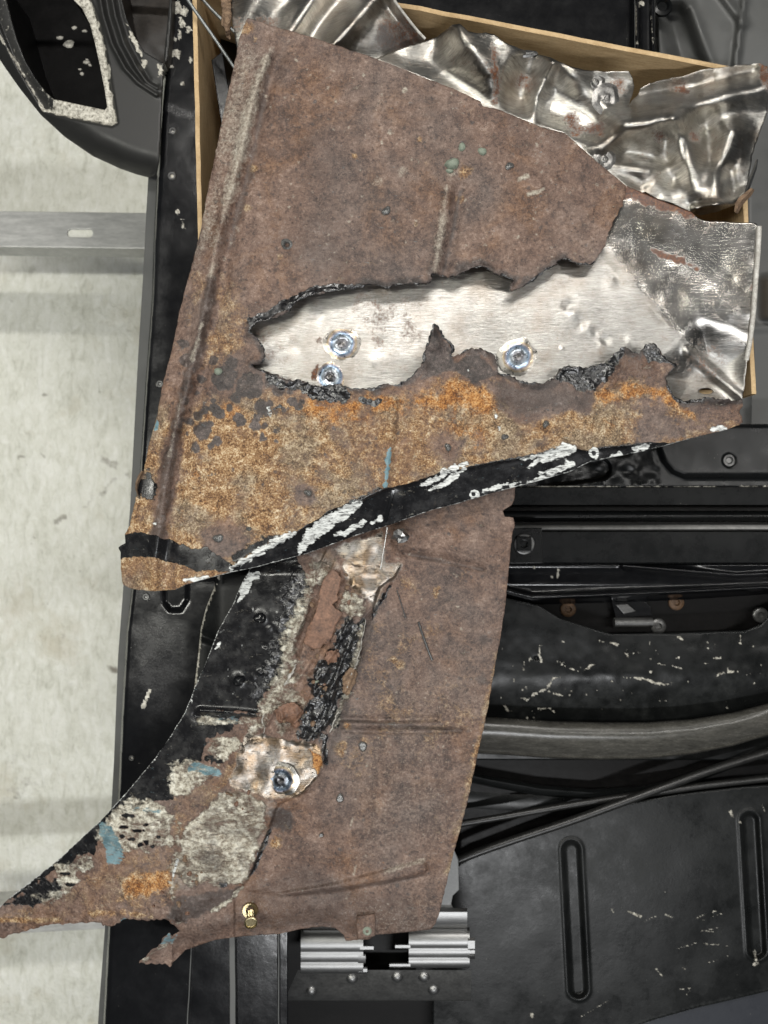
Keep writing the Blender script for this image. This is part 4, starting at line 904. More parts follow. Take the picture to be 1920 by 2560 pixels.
# ------------------------------------------------------------------ flat ground sheet seen through the torn opening
Dout = [(1500, 440), (1565, 464), (1640, 496), (1730, 531), (1745, 545), (1765, 552), (1800, 553), (1845, 556), (1890, 558), (1904, 578), (1901, 612), (1893, 700), (1890, 730), (1884, 800), (1877, 850), (1868, 900), (1862, 960), (1856, 998), (1840, 1015), (1500, 1050), (570, 1050), (570, 640), (1300, 560)]
crease = [(1490, 605), (1520, 640), (1560, 690), (1610, 742), (1650, 785), (1690, 838), (1722, 885)]
def D_z(U, V):
    z = 0.015 + 0.0016 * fbm(U, V, 220, 41, 3)
    d, _ = seg_dist(U, V, crease); side = ((U - 1505) * (885 - 630) - (V - 630) * (1722 - 1505)) / math.hypot(255, 217)
    ur = sst((side + 12) / 34)
    z += ur * (0.0115 * np.clip(side / 150, 0, 3) + 0.0006 * fbm(U, V, 55, 44, 2) + 0.0018 * fbm(U, V, 150, 46, 2))
    z += 0.0010 * np.exp(-(d / 12) ** 2)
    z -= 0.016 * region(U, V, [(1722, 885), (1760, 845), (1860, 880), (1860, 1010), (1690, 1010), (1660, 940)], 110) - 0.006 * gauss(U, V, [(1722, 880), (1860, 1000)], 14)
    for x, y, r, h in ((1420, 765, 14, -.003), (1435, 785, 12, .0022), (1450, 808, 14, -.003), (1470, 822, 10, .002), (1490, 832, 12, -.0026), (1512, 850, 12, -.0028), (1505, 862, 10, .002), (1575, 855, 15, .002),
                       (745, 866, 22, -.0018), (955, 862, 20, -.002), (775, 770, 30, .003), (800, 790, 18, -.002), (1530, 705, 14, .0016), (1405, 872, 6, .0016), (930, 905, 14, .0015), (900, 850, 12, -.0012)):
        z += 0.55 * h * np.exp(-(((U - x) ** 2 + (V - y) ** 2) / (r * r)))
    return z
D = thing('ground_steel_sheet', 'flat bright ground steel sheet showing through the torn opening of the upper panel', 'sheet metal', at(1200, 800, 0.0))
slot = [(1765 + 18 * math.cos(a), 978 + 7 * math.sin(a)) for a in np.linspace(0, 6.28, 15)[:-1]]
sheet('sheet', rough(Dout, 1.0, 10, 6), D_z, 2.5, 0.0012, M_STEEL, D, st_a([lambda U, V: 0.30 * blob(U, V, 1760, 900, 60, 70, 20, 20, 2, 0.8), lambda U, V: 0.95 * region(U, V, [(1540, 450), (1640, 480), (1740, 525), (1735, 545), (1650, 520), (1560, 500)], 14, 10, 20, 4), lambda U, V: 0.85 * stroke(U, V, [(1630, 622, 6), (1665, 640, 9), (1700, 650, 7), (1740, 672, 6)], None, 8, 7, 14, 4), lambda U, V: 0.20 * blob(U, V, 960, 780, 100, 120, 30, 40, 4, 0.7), lambda U, V: 0.18 * blob(U, V, 660, 870, 60, 60, 30, 40, 5), lambda U, V: 0.75 * blob(U, V, 788, 935, 14, 10, 8, 12, 3, 1.2), lambda U, V: 0.5 * blob(U, V, 800, 852, 7, 6, 6, 9, 3), lambda U, V: 0.5 * blob(U, V, 1880, 722, 7, 6, 4, 9)],
      [lambda U, V: 0.50 * stroke(U, V, [(1570, 530), (1680, 560), (1760, 600)], 22, 50, 24, 50, 5), lambda U, V: 0.42 * stroke(U, V, [(1600, 700), (1640, 690), (1740, 690)], 10, 40, 16, 40, 7)], lambda U, V: region(U, V, [(1505, 600), (1560, 680), (1650, 775), (1730, 870), (1760, 840), (1930, 880), (1930, 520), (1540, 430)], 30, 8, 40)), holes=[slot])  # dark strokes: dark reflections in the sheet put into its colour
def onD(u, v): return float(D_z(np.array([float(u)]), np.array([float(v)]))[0])
for x, y, r in ((855, 860, 42), (826, 942, 33), (1295, 892, 46)):
    weld(D, x, y, onD(x, y) + 0.0006, r, x)
# folded bright right-hand edge of the same sheet
tube('folded_edge', [at(u, v, onD(u, v) + 0.001) for u, v in ((1898, 566), (1896, 620), (1889, 700), (1884, 780), (1876, 850), (1866, 900))], 0.0024, M_CUT, D, 3)

# ================================================================== upper rusty panel
edge_top = [(618, 44), (677, 63), (728, 78), (774, 91), (837, 112), (930, 143), (989, 165), (1061, 194), (1133, 221), (1201, 253), (1206, 265), (1247, 274), (1303, 297), (1359, 320), (1410, 332), (1438, 355), (1470, 385), (1503, 413), (1535, 439), (1565, 464)]
edge_right = [(1563, 497), (1545, 534), (1531, 557), (1521, 589), (1505, 626)]
tear_up = [(1484, 658), (1475, 662), (1447, 660), (1428, 653), (1410, 648), (1396, 653), (1382, 669), (1359, 679), (1350, 688), (1336, 700), (1312, 716), (1280, 730), (1273, 725), (1282, 702), (1261, 690), (1238, 686), (1220, 674), (1201, 667), (1173, 674), (1146, 686), (1124, 693), (1080, 686), (1078, 705), (1065, 713), (1027, 708), (1002, 710), (968, 722), (947, 714), (918, 712), (901, 720), (871, 722), (838, 727), (804, 733), (774, 739), (749, 748), (732, 762), (722, 781), (686, 794), (669, 800), (643, 805), (631, 815), (624, 828)]
tear_lo = [(639, 840), (650, 857), (662, 874), (665, 891), (656, 908), (631, 912), (646, 923), (669, 929), (690, 935), (715, 950), (745, 948), (770, 954), (778, 963), (804, 967), (850, 959), (876, 971), (897, 971), (930, 971), (956, 961), (998, 959), (1023, 944), (1040, 927), (1053, 916), (1061, 878), (1076, 836), (1086, 807), (1099, 819), (1116, 847), (1129, 857), (1137, 874), (1129, 890), (1150, 887), (1167, 872), (1200, 869), (1229, 881), (1243, 899), (1247, 932), (1275, 936), (1303, 952), (1331, 957), (1363, 957), (1387, 943), (1396, 922), (1424, 913), (1456, 920), (1493, 913), (1521, 901), (1540, 881), (1563, 864), (1577, 876), (1600, 883), (1614, 860), (1633, 857), (1651, 876), (1665, 897), (1693, 913), (1679, 927), (1665, 945), (1674, 969), (1688, 992), (1707, 1003), (1744, 999), (1763, 992), (1809, 999), (1855, 999)]
edge_tip = [(1858, 1015), (1848, 1030), (1856, 1040), (1858, 1057), (1842, 1064)]
edge_bot = [(1814, 1075), (1753, 1089), (1684, 1108), (1614, 1127), (1521, 1145), (1475, 1154), (1428, 1178), (1336, 1205), (1243, 1229), (1150, 1257), (1079, 1275), (963, 1316), (886, 1340), (770, 1383), (645, 1417), (577, 1431), (500, 1451), (464, 1462), (439, 1474)]
edge_left = [(384, 1478), (329, 1472), (308, 1462), (304, 1441), (302, 1403), (302, 1381), (295, 1369), (314, 1358), (312, 1335), (325, 1314), (329, 1288), (342, 1237), (338, 1208), (359, 1178), (376, 1098), (392, 1043), (405, 967), (422, 904), (435, 849), (447, 786), (464, 718), (477, 676), (498, 591), (527, 439), (553, 312), (584, 169), (599, 93)]
up_poly = (rough(edge_top, 0.8, 9, 1, False) + rough(edge_right, 3.0, 5, 2, False) + rough(tear_up, 3.2, 4.5, 3, False) + rough(tear_lo, 3.2, 4.5, 4, False) + rough(edge_tip, 2.5, 5, 5, False) + rough(edge_bot, 0.4, 12, 6, False) + rough(edge_left, 1.2, 8, 7, False))
tear_all = tear_up + tear_lo
lip_line = [(577, 1418), (650, 1378), (741, 1330), (800, 1292), (833, 1272), (900, 1250), (963, 1220), (1006, 1212), (1070, 1191), (1112, 1178), (1200, 1161), (1243, 1152), (1336, 1138), (1382, 1122), (1475, 1122), (1503, 1120), (1568, 1113), (1614, 1108), (1684, 1106)]
ridge = [(676, 112), (660, 160), (640, 215), (618, 300), (598, 390), (578, 470), (556, 545), (535, 640), (522, 720), (505, 800), (485, 900), (462, 985), (440, 1060), (424, 1140), (408, 1240), (396, 1330), (385, 1400)]
LX = [p[0] for p in lip_line]; LY = [p[1] for p in lip_line]
def up_z(U, V):
    z = 0.040 - 0.013 * (V - 50) / 1400 + 0.0022 * fbm(U, V, 420, 51, 2) + 0.0006 * fbm(U, V, 80, 53, 3)
    rx = np.interp(V, [p[1] for p in ridge], [p[0] for p in ridge])
    sd = U - rx                                                   # + right of the swage
    fade = sst((V - 70) / 90)
    z += fade * (0.0046 * np.exp(-(sd / 13) ** 2) - 0.0050 * np.exp(-((sd - 34) / 17) ** 2))
    z -= fade * 0.0085 * sst((-sd - 4) / 110)
    z += 0.0036 * gauss(U, V, [(1122, 470), (1105, 580), (1085, 690)], 14) - 0.0046 * gauss(U, V, [(1150, 470), (1130, 600), (1108, 690)], 17)
    z += 0.0026 * gauss(U, V, [(985, 1010), (972, 1120), (962, 1215)], 9) - 0.0026 * gauss(U, V, [(1004, 1010), (992, 1120), (985, 1215)], 9)
    z -= 0.0022 * gauss(U, V, [(1506, 960), (1496, 1050), (1488, 1120)], 13)
    z += 0.0018 * gauss(U, V, [(1545, 960), (1520, 1060)], 12)
    # lip folded down along the lower edge
    ly = np.interp(U, LX, LY, left=1500, right=1110)
    below = np.clip(V - ly, 0, 200)
    z -= np.where(U > 560, 0.00020 * below + 0.0006 * sst(below / 6), 0)
    z += 0.0016 * np.exp(-((V - ly) / 5.0) ** 2) * (U > 575) * (U < 1620)
    # lower left corner bends down
    z -= 0.012 * sst((V - 1280) / 260) * sst((520 - U) / 200)
    # curled and beaded tear
    m = boxed(U, V, tear_all, 60); d, _ = seg_dist(U[m], V[m], tear_all)
    e = np.exp(-(d / 16) ** 2)
    z[m] += e * (0.0016 + 0.0030 * fbm(U[m], V[m], 34, 57, 3)) + np.exp(-(d / 30) ** 2) * 0.0022 * fbm(U[m], V[m], 120, 59, 2)
    # raised point of the tear and thick scale on the lower side
    z += 0.006 * gauss(U, V, [(1086, 810), (1090, 860)], 22)
    z += 0.0030 * np.maximum(0, fbm(U, V, 20, 60, 4)) * top(region(U, V, [(660, 925), (720, 950), (860, 965), (880, 1000), (800, 1010), (690, 985)], 20, 8, 20), region(U, V, [(1390, 930), (1560, 880), (1650, 870), (1690, 920), (1560, 970), (1440, 985)], 20, 8, 20))
    # flaking swage lower down
    fl_ = stroke(U, V, [(520, 740), (490, 890), (455, 1010), (430, 1150), (405, 1290)], 24, 16, 10, 40, 5)
    z += fl_ * (0.0008 + 0.0016 * fbm(U, V, 26, 61, 4))
    # weld pulls, dimples, drilled dents
    for x, y, r, h in ((966, 525, 9, .0012), (717, 612, 10, -.0035), (770, 1232, 8, .0022), (545, 1345, 14, .0016), (622, 1322, 10, -.0012), (1120, 1118, 9, .0014), (1262, 1092, 10, .0014), (1365, 1060, 8, .0014), (1274, 415, 9, .0016), (1320, 440, 18, .0022), (1350, 480, 18, .0020), (545, 928, 9, .0025), (1270, 1005, 12, -.002)):
        z += h * np.exp(-(((U - x) ** 2 + (V - y) ** 2) / (r * r)))
    return z
def up_a(U, V):
    n1 = fbm(U, V, 160, 71, 4, .55); n2 = fbm(U, V, 50, 73, 4, .6)
    low = sst((V - (905 - 0.02 * (U - 500))) / 150)                 # below the opening everything blooms orange
    orange = np.clip(0.16 + 0.10 * n1, 0, 1) * sst((V - 480) / 300) * 0.75 + 0.05
    orange = np.maximum(orange, low * (0.60 + 0.22 * n1))
    orange = np.maximum(orange, 0.50 * region(U, V, [(490, 690), (560, 640), (640, 800), (560, 930), (480, 1000), (440, 900)], 90, 30, 60, 3))
    orange *= 1 - 0.80 * stroke(U, V, [(530, 700), (500, 850), (468, 960), (442, 1060), (425, 1150), (405, 1290), (395, 1335)], 22, 24, 12, 40, 6)
    orange *= 1 - 0.9 * region(U, V, [(1250, 960), (1400, 960), (1480, 985), (1480, 1030), (1300, 1050), (1230, 1000)], 40, 20, 40, 8)
    orange *= 1 - 0.75 * region(U, V, [(1580, 1000), (1860, 1000), (1860, 1060), (1600, 1110)], 50, 24, 40, 9)
    orange *= 1 - 0.85 * blob(U, V, 560, 1345, 62, 50, 16, 40, 4, .7)
    orange *= 1 - 0.7 * blob(U, V, 765, 1232, 26, 30, 8, 30, 4)
    orange *= 1 - 0.7 * blob(U, V, 1120, 1115, 40, 40, 12, 30, 4)
    orange = np.maximum(orange, 0.62 * blob(U, V, 618, 70, 22, 30, 10, 30, 2, .7) + 0.6 * blob(U, V, 1165, 430, 18, 26, 10, 20, 5) + 0.35 * stroke(U, V, [(1100, 900), (1420, 1000)], 14, 40, 20, 40, 5))
    for k, (x, y, r) in enumerate(((640, 95, 8), (886, 393, 6), (1150, 500, 12), (700, 640, 10), (1050, 345, 7), (632, 420, 12), (618, 520, 10), (1040, 560, 8))):
        orange = np.maximum(orange, 0.55 * blob(U, V, x, y, r, 10, 6, 12, k))
    # dark scabs among the orange
    dark = np.zeros(U.shape); r = random.Random(12)
    for k in range(90):
        x, y = r.gauss(590, 90), r.gauss(985, 60)
        if x < 440 or y < 880: continue
        dark = np.maximum(dark, (0.75 + 0.2 * r.random()) * blob(U, V, x, y, r.uniform(3, 13) * (1 if r.random() < .8 else 1.6), 5, 4, 10, k))
    for x, y, q in ((508, 1075, 24), (635, 1065, 16), (655, 1095, 8), (625, 965, 34), (660, 1020, 22), (560, 945, 30), (490, 1118, 12), (475, 1055, 10), (590, 1385, 6), (470, 900, 18), (455, 860, 14)):
        dark = np.maximum(dark, 0.85 * blob(U, V, x, y, q, 8, 8, 16, int(x)))
    for k in range(260):
        x, y = r.uniform(430, 1560), r.uniform(200, 1250)
        dark = np.maximum(dark, r.uniform(.35, .75) * blob(U, V, x, y, r.uniform(1.5, 6), 5, 3, 8, k))
    dark = np.maximum(dark, np.clip(0.06 + 0.42 * fbm(U, V, 150, 131, 4), 0, 0.38) * (1 - low))
    dark = np.maximum(dark, 0.55 * stroke(U, V, [(668, 190), (650, 300), (625, 420), (600, 520), (575, 620)], 11, 16, 8, 30, 3))
    dark = np.maximum(dark, 0.60 * stroke(U, V, [(530, 700), (500, 850), (468, 960), (442, 1060), (425, 1150), (405, 1290), (395, 1335)], 16, 14, 9, 30, 6))
    dark = np.maximum(dark, 0.7 * stroke(U, V, [(1150, 480), (1128, 600), (1105, 690)], 5, 14, 6, 30, 6))  # shaded groove beside the centre swage, darkened in the colour
    m = boxed(U, V, tear_all, 90); d, _ = seg_dist(U[m], V[m], tear_all)
    dark[m] = np.maximum(dark[m], 0.80 * sst((26 - d + 14 * fbm(U[m], V[m], 40, 75, 4)) / 24))
    dark = np.maximum(dark, 0.85 * region(U, V, [(1060, 880), (1086, 812), (1130, 870), (1135, 905), (1200, 880), (1245, 935), (1190, 960), (1120, 925), (1050, 950)], 14, 8, 20, 3))
    dark = np.maximum(dark, 0.6 * region(U, V, [(1250, 960), (1400, 960), (1480, 985), (1480, 1020), (1300, 1040), (1230, 1000)], 40, 20, 40, 8))
    # black glossy melt along the tear
    tar = np.zeros(U.shape)
    tar[m] = 0.85 * sst((6.0 - d + 5 * fbm(U[m], V[m], 22, 77, 3)) / 6)
    tar *= 1 - 0.85 * stroke(U, V, [(1800, 1000), (1860, 1000)], 20, 10)
    tar = top(tar, 0.9 * stroke(U, V, [(630, 800, 9), (680, 782, 11), (730, 752, 13), (780, 726, 11), (850, 716, 8), (900, 712, 5)], None, 8, 6, 16, 5),
              0.9 * region(U, V, [(664, 930), (715, 952), (770, 956), (850, 962), (880, 985), (855, 1008), (800, 1004), (740, 975), (670, 965)], 8, 7, 16, 4),
              0.85 * stroke(U, V, [(905, 1000, 7), (935, 1010, 9), (955, 1000, 5)], None, 6, 4, 12, 4),
              0.85 * region(U, V, [(1392, 930), (1424, 915), (1490, 915), (1540, 882), (1565, 868), (1548, 905), (1530, 945), (1460, 985), (1420, 960), (1385, 950)], 10, 8, 20, 5),
              0.85 * region(U, V, [(1605, 885), (1614, 862), (1633, 860), (1655, 885), (1690, 912), (1660, 910), (1625, 905)], 8, 5, 16, 5),
              0.8 * stroke(U, V, [(1672, 965, 7), (1690, 995, 9), (1720, 1003, 8), (1755, 1000, 5)], None, 6, 4, 14, 2),
              0.8 * stroke(U, V, [(700, 1015, 5), (670, 1030, 3)], None, 5, 3, 12, 2), 0.75 * stroke(U, V, [(1190, 1165), (1330, 1140), (1385, 1125)], 5, 5, 4, 14, 7), 0.7 * stroke(U, V, [(880, 1256), (960, 1222)], 7, 8, 6, 12, 7), 0.6 * stroke(U, V, [(1500, 1118), (1610, 1108)], 5, 6, 4, 12, 7))
    for x, y, q in ((966, 525, 6), (717, 615, 7), (1274, 415, 6), (545, 1345, 8), (622, 1322, 8)):
        tar = np.maximum(tar, 0.45 * blob(U, V, x, y, q, 4, 4, 7, x))
    # black paint
    ly = np.interp(U, LX, LY, left=1600, right=1300)
    wob = 4 * fbm(U, V, 26, 79, 3)
    black = sst((V - ly + wob) / 6 + 0.5) * (U > 560)
    black = top(black, region(U, V, [(296, 1336), (340, 1331), (385, 1340), (430, 1349), (468, 1368), (510, 1368), (556, 1394), (590, 1426), (490, 1428), (440, 1405), (380, 1392), (290, 1394), (285, 1370)], 8, 5, 18, 4), 0.72 * region(U, V, [(340, 1206), (372, 1176), (392, 1210), (402, 1226), (385, 1242), (340, 1240)], 14, 12, 16, 4),
                0.7 * stroke(U, V, [(590, 1395), (640, 1360), (690, 1345)], 14, 24, 12, 20, 2))
    # scraped paint
    W = []
    for pts in ([(580, 1420, 5), (640, 1384, 9), (690, 1354, 11), (740, 1330, 5)], [(752, 1378, 8), (775, 1340, 16), (820, 1305, 20), (870, 1274, 14), (900, 1258, 8)], [(860, 1336, 6), (885, 1318, 8), (908, 1304, 6)], [(928, 1308, 6), (950, 1296, 7)], [(838, 1338, 4), (850, 1332, 5)],
                [(1050, 1215, 4), (1085, 1200, 7), (1110, 1186, 5)], [(1072, 1224, 3), (1110, 1210, 6), (1150, 1180, 8), (1162, 1172, 4)], [(1105, 1180, 7), (1140, 1170, 10)], [(1210, 1226, 4), (1240, 1218, 7), (1268, 1210, 4)], [(1276, 1212, 3), (1300, 1204, 4)],
                [(1318, 1168, 3), (1350, 1150, 8), (1392, 1138, 8)], [(1350, 1184, 4), (1400, 1172, 9), (1432, 1160, 6)], [(1300, 1148, 3), (1350, 1140, 7), (1378, 1132, 4)], [(1382, 1130, 9), (1410, 1124, 16), (1434, 1122, 10)], [(1320, 1206, 3), (1350, 1196, 5), (1382, 1188, 3)], [(1408, 1142, 4), (1426, 1164, 4)],
                [(1582, 1122, 5), (1610, 1118, 7), (1628, 1114, 4)], [(1530, 1143, 3), (1552, 1134, 4)], [(1776, 1074, 3), (1795, 1068, 7), (1812, 1070, 6)], [(460, 1450, 4), (490, 1448, 7), (520, 1444, 4)], [(1148, 1162, 4), (1165, 1160, 6)]):
        W.append(0.86 * stroke(U, V, pts, None, 8, 5, 12, int(pts[0][0])))
    for x, y, q in ((1185, 1236, 12), (1485, 1132, 13)):
        dd = np.sqrt((U - x) ** 2 + ((V - y)) ** 2); W.append(sst((5 - np.abs(dd - q + 3) + 2 * fbm(U, V, 12, 3, 2)) / 3))
    W.append(0.62 * stroke(U, V, edge_bot[1:], 1.4, 2.2, 1.6, 30, 3) * (U > 440))
    for x, y in ((672, 1022), (676, 1034), (1240, 1040), (1248, 1070), (388, 1306), (1170, 925)):
        W.append(0.7 * blob(U, V, x, y, 4, 2, 4, 6, x, 1.5))
    white = top(*W)
    pale = top(0.70 * stroke(U, V, [(676, 118, 5), (662, 160, 9), (640, 215, 12), (622, 280, 15), (606, 345, 14), (590, 420, 13), (575, 480, 12), (556, 545, 8), (540, 610, 6), (526, 690, 4)], None, 34, 12, 40, 4),
               0.42 * region(U, V, [(600, 110), (640, 140), (560, 480), (500, 690), (480, 660), (540, 380)], 70, 20, 70, 5), 0.60 * stroke(U, V, [(1118, 470, 6), (1105, 560, 9), (1098, 600, 10), (1088, 680, 7)], None, 26, 6, 30, 6),  # lighter side of the tilted strip and centre swage put into the colour
               0.45 * blob(U, V, 1130, 430, 14, 24, 8, 20, 6), 0.5 * stroke(U, V, [(508, 800), (480, 900)], 5, 10, 5, 20, 3), 0.4 * stroke(U, V, [(452, 1000), (424, 1140)], 4, 8, 4, 20, 3), 0.75 * stroke(U, V, [(1300, 448), (1318, 440)], 6, 10, 3, 12), 0.75 * stroke(U, V, [(1320, 486), (1350, 478), (1358, 472)], 5, 8, 3, 12),
               0.7 * blob(U, V, 1012, 226, 7, 6, 5, 8, 3), 0.6 * blob(U, V, 978, 330, 7, 6, 6, 8, 4), 0.35 * blob(U, V, 945, 455, 14, 16, 6, 12), 0.4 * blob(U, V, 1005, 430, 12, 14, 6, 12))
    for k in range(240):
        x, y = r.uniform(480, 1540), r.uniform(90, 700); pale = np.maximum(pale, r.uniform(.3, .6) * blob(U, V, x, y, r.uniform(1, 4.5), 5, 3, 7, k))
    pale *= sst((V - 60) / 60)
    blue = top(0.9 * stroke(U, V, [(976, 1120, 3), (970, 1150, 6), (966, 1190, 4), (963, 1214, 3)], None, 4, 5, 16, 4), 0.95 * region(U, V, [(386, 1078), (392, 1044), (398, 1062), (394, 1074)], 3, 1, 8))
    hot = top(0.66 * stroke(U, V, [(740, 1030, 20), (900, 1010, 30), (1060, 1000, 44), (1180, 985, 40), (1260, 1010, 26)], None, 70, 34, 60, 3), 0.64 * stroke(U, V, [(1500, 985, 18), (1580, 970, 30), (1660, 990, 26), (1740, 1050, 20)], None, 60, 26, 40, 4), 0.5 * blob(U, V, 570, 1020, 24, 40, 16, 30, 5), 0.42 * blob(U, V, 490, 1185, 16, 20, 8, 14, 6), 0.42 * blob(U, V, 465, 1285, 18, 26, 10, 14, 7), 0.4 * stroke(U, V, [(1120, 1060), (1200, 1090)], 30, 60, 24, 40, 8))
    orange = np.maximum(orange, hot * 1.3)
    return {'a_hot': hot, 'a_orange': orange, 'a_dark': dark, 'a_black': black, 'a_white': white, 'a_bare': 0 * U, 'a_blue': blue, 'a_cream': 0 * U, 'a_tar': tar, 'a_pale': pale}
UP = thing('rusty_quarter_panel', 'large rusty cut-out steel panel with a ragged torn opening, lying on the box', 'body panel', at(960, 700, 0.02), 'rusted cut-out body panels')
sheet('panel', up_poly, up_z, 2.5, 0.0011, M_RUST, UP, up_a)
def onU(u, v): return float(up_z(np.array([float(u)]), np.array([float(v)]))[0])
for x, y, r in ((966, 526, 13), (1274, 414, 12), (770, 1232, 11), (1120, 1118, 11), (545, 1346, 14), (1365, 1060, 10), (1262, 1092, 10), (622, 1322, 9)):
    R = r * PX * 0.8
    lathe('weld_pip', [(0.00001, 0.0009), (R * .3, 0.0003), (R * .45, 0.0013), (R * .7, 0.0009), (R, -0.0006)], 16, M_PIP, UP, at(x, y, onU(x, y) + 0.0004), (0, 0, 0), 0.16, x)
# punched hole with a torn lip
lathe('punched_hole', [(0.0016, -0.003), (0.0022, 0.0004), (0.0032, 0.0016), (0.0046, 0.0007), (0.0058, -0.0004)], 18, M_PIP, UP, at(717, 612, onU(717, 612) + 0.0028), (0.2, 0, 0), 0.10, 7, (1, 1.1))
lathe('rivet_head', [(0.00001, 0.0024), (0.0016, 0.0020), (0.0030, 0.0008), (0.0038, -0.001)], 14, M_PUTTY, UP, at(545, 928, onU(545, 928)), (0, 0, 0), 0.08, 4)
for i, (x, y, r, q) in enumerate(((1131, 410, 20, .62), (1155, 368, 10, 1.0), (1206, 379, 11, .9), (1124, 428, 9, .7))):
    R = r * PX
    lathe('sealant_lump', [(0.00001, R * .65), (R * .5, R * .62), (R * .85, R * .35), (R, -0.001)], 13, M_PUTTY, UP, at(x, y, onU(x, y)), (0.1, 0.15, i), 0.13, i, (1, q))
# flange seam across the painted lip
rows = []
for t in np.linspace(0, 1, 8):
    u = 984 - 22 * t; v = 1226 + 80 * t; z = onU(u, v)
    rows.append([at(u - 5, v, z - 0.001), at(u - 4, v, z + 0.0014), at(u + 3, v, z + 0.0016), at(u + 5, v, z - 0.001)])
loft('lip_seam', rows, M_BLACK, UP)
# folded scale at the left edge
strip('edge_curl', [(357, 1178, onU(362, 1180)), (349, 1192, onU(352, 1192) + .002), (343, 1208, onU(346, 1208) + .003), (341, 1224, onU(344, 1224) + .002), (345, 1238, onU(347, 1236))], 8, M_CRUST, UP, 2, 0.4)

# ================================================================== lower rusty panel
lo_right = [(1290, 1170), (1288, 1219), (1286, 1248), (1279, 1263), (1257, 1277), (1262, 1292), (1283, 1294), (1287, 1311), (1281, 1335), (1271, 1427), (1264, 1509), (1255, 1571), (1238, 1663), (1218, 1779), (1194, 1885), (1170, 2000), (1133, 2138), (1103, 2265), (1090, 2308), (1076, 2324)]
lo_bot = [(1000, 2332), (939, 2337), (922, 2349), (897, 2349), (871, 2352), (863, 2352), (859, 2337), (838, 2320), (808, 2316), (753, 2322), (698, 2335), (612, 2340), (540, 2349), (500, 2362), (477, 2371), (464, 2374), (447, 2392), (432, 2406), (426, 2420), (418, 2412), (385, 2410), (346, 2409), (359, 2396), (397, 2362), (422, 2328), (430, 2341), (449, 2328), (439, 2316), (409, 2297), (367, 2303), (333, 2297), (310, 2298), (287, 2314), (257, 2316), (253, 2307), (169, 2309), (101, 2316), (67, 2328), (21, 2337), (8, 2347), (-12, 2338), (-50, 2345)]
lo_left = [(-50, 2310), (-5, 2275), (25, 2244), (97, 2189), (148, 2147), (249, 2054), (316, 1982), (388, 1896), (428, 1838), (464, 1778), (485, 1723), (515, 1656), (544, 1580), (582, 1512), (603, 1462), (629, 1415), (660, 1340), (700, 1170)]
lo_poly = rough(lo_right, 1.0, 8, 11, False) + rough(lo_bot, lambda i: 3.0 if i > 18 else 0.5, 6, 12, False) + rough(lo_left, 0.9, 9, 13, False)
spine = [(880, 1360), (850, 1450), (820, 1600), (780, 1720), (720, 1840), (640, 1960), (560, 2060), (500, 2180), (440, 2280)]
tear_l = [(1006, 1412), (992, 1441), (953, 1470), (934, 1528), (918, 1560), (905, 1640), (880, 1710), (862, 1750), (838, 1810), (820, 1850), (812, 1895), (800, 1940), (760, 1985), (700, 2010), (676, 2070), (645, 2150), (620, 2205), (590, 2235)]
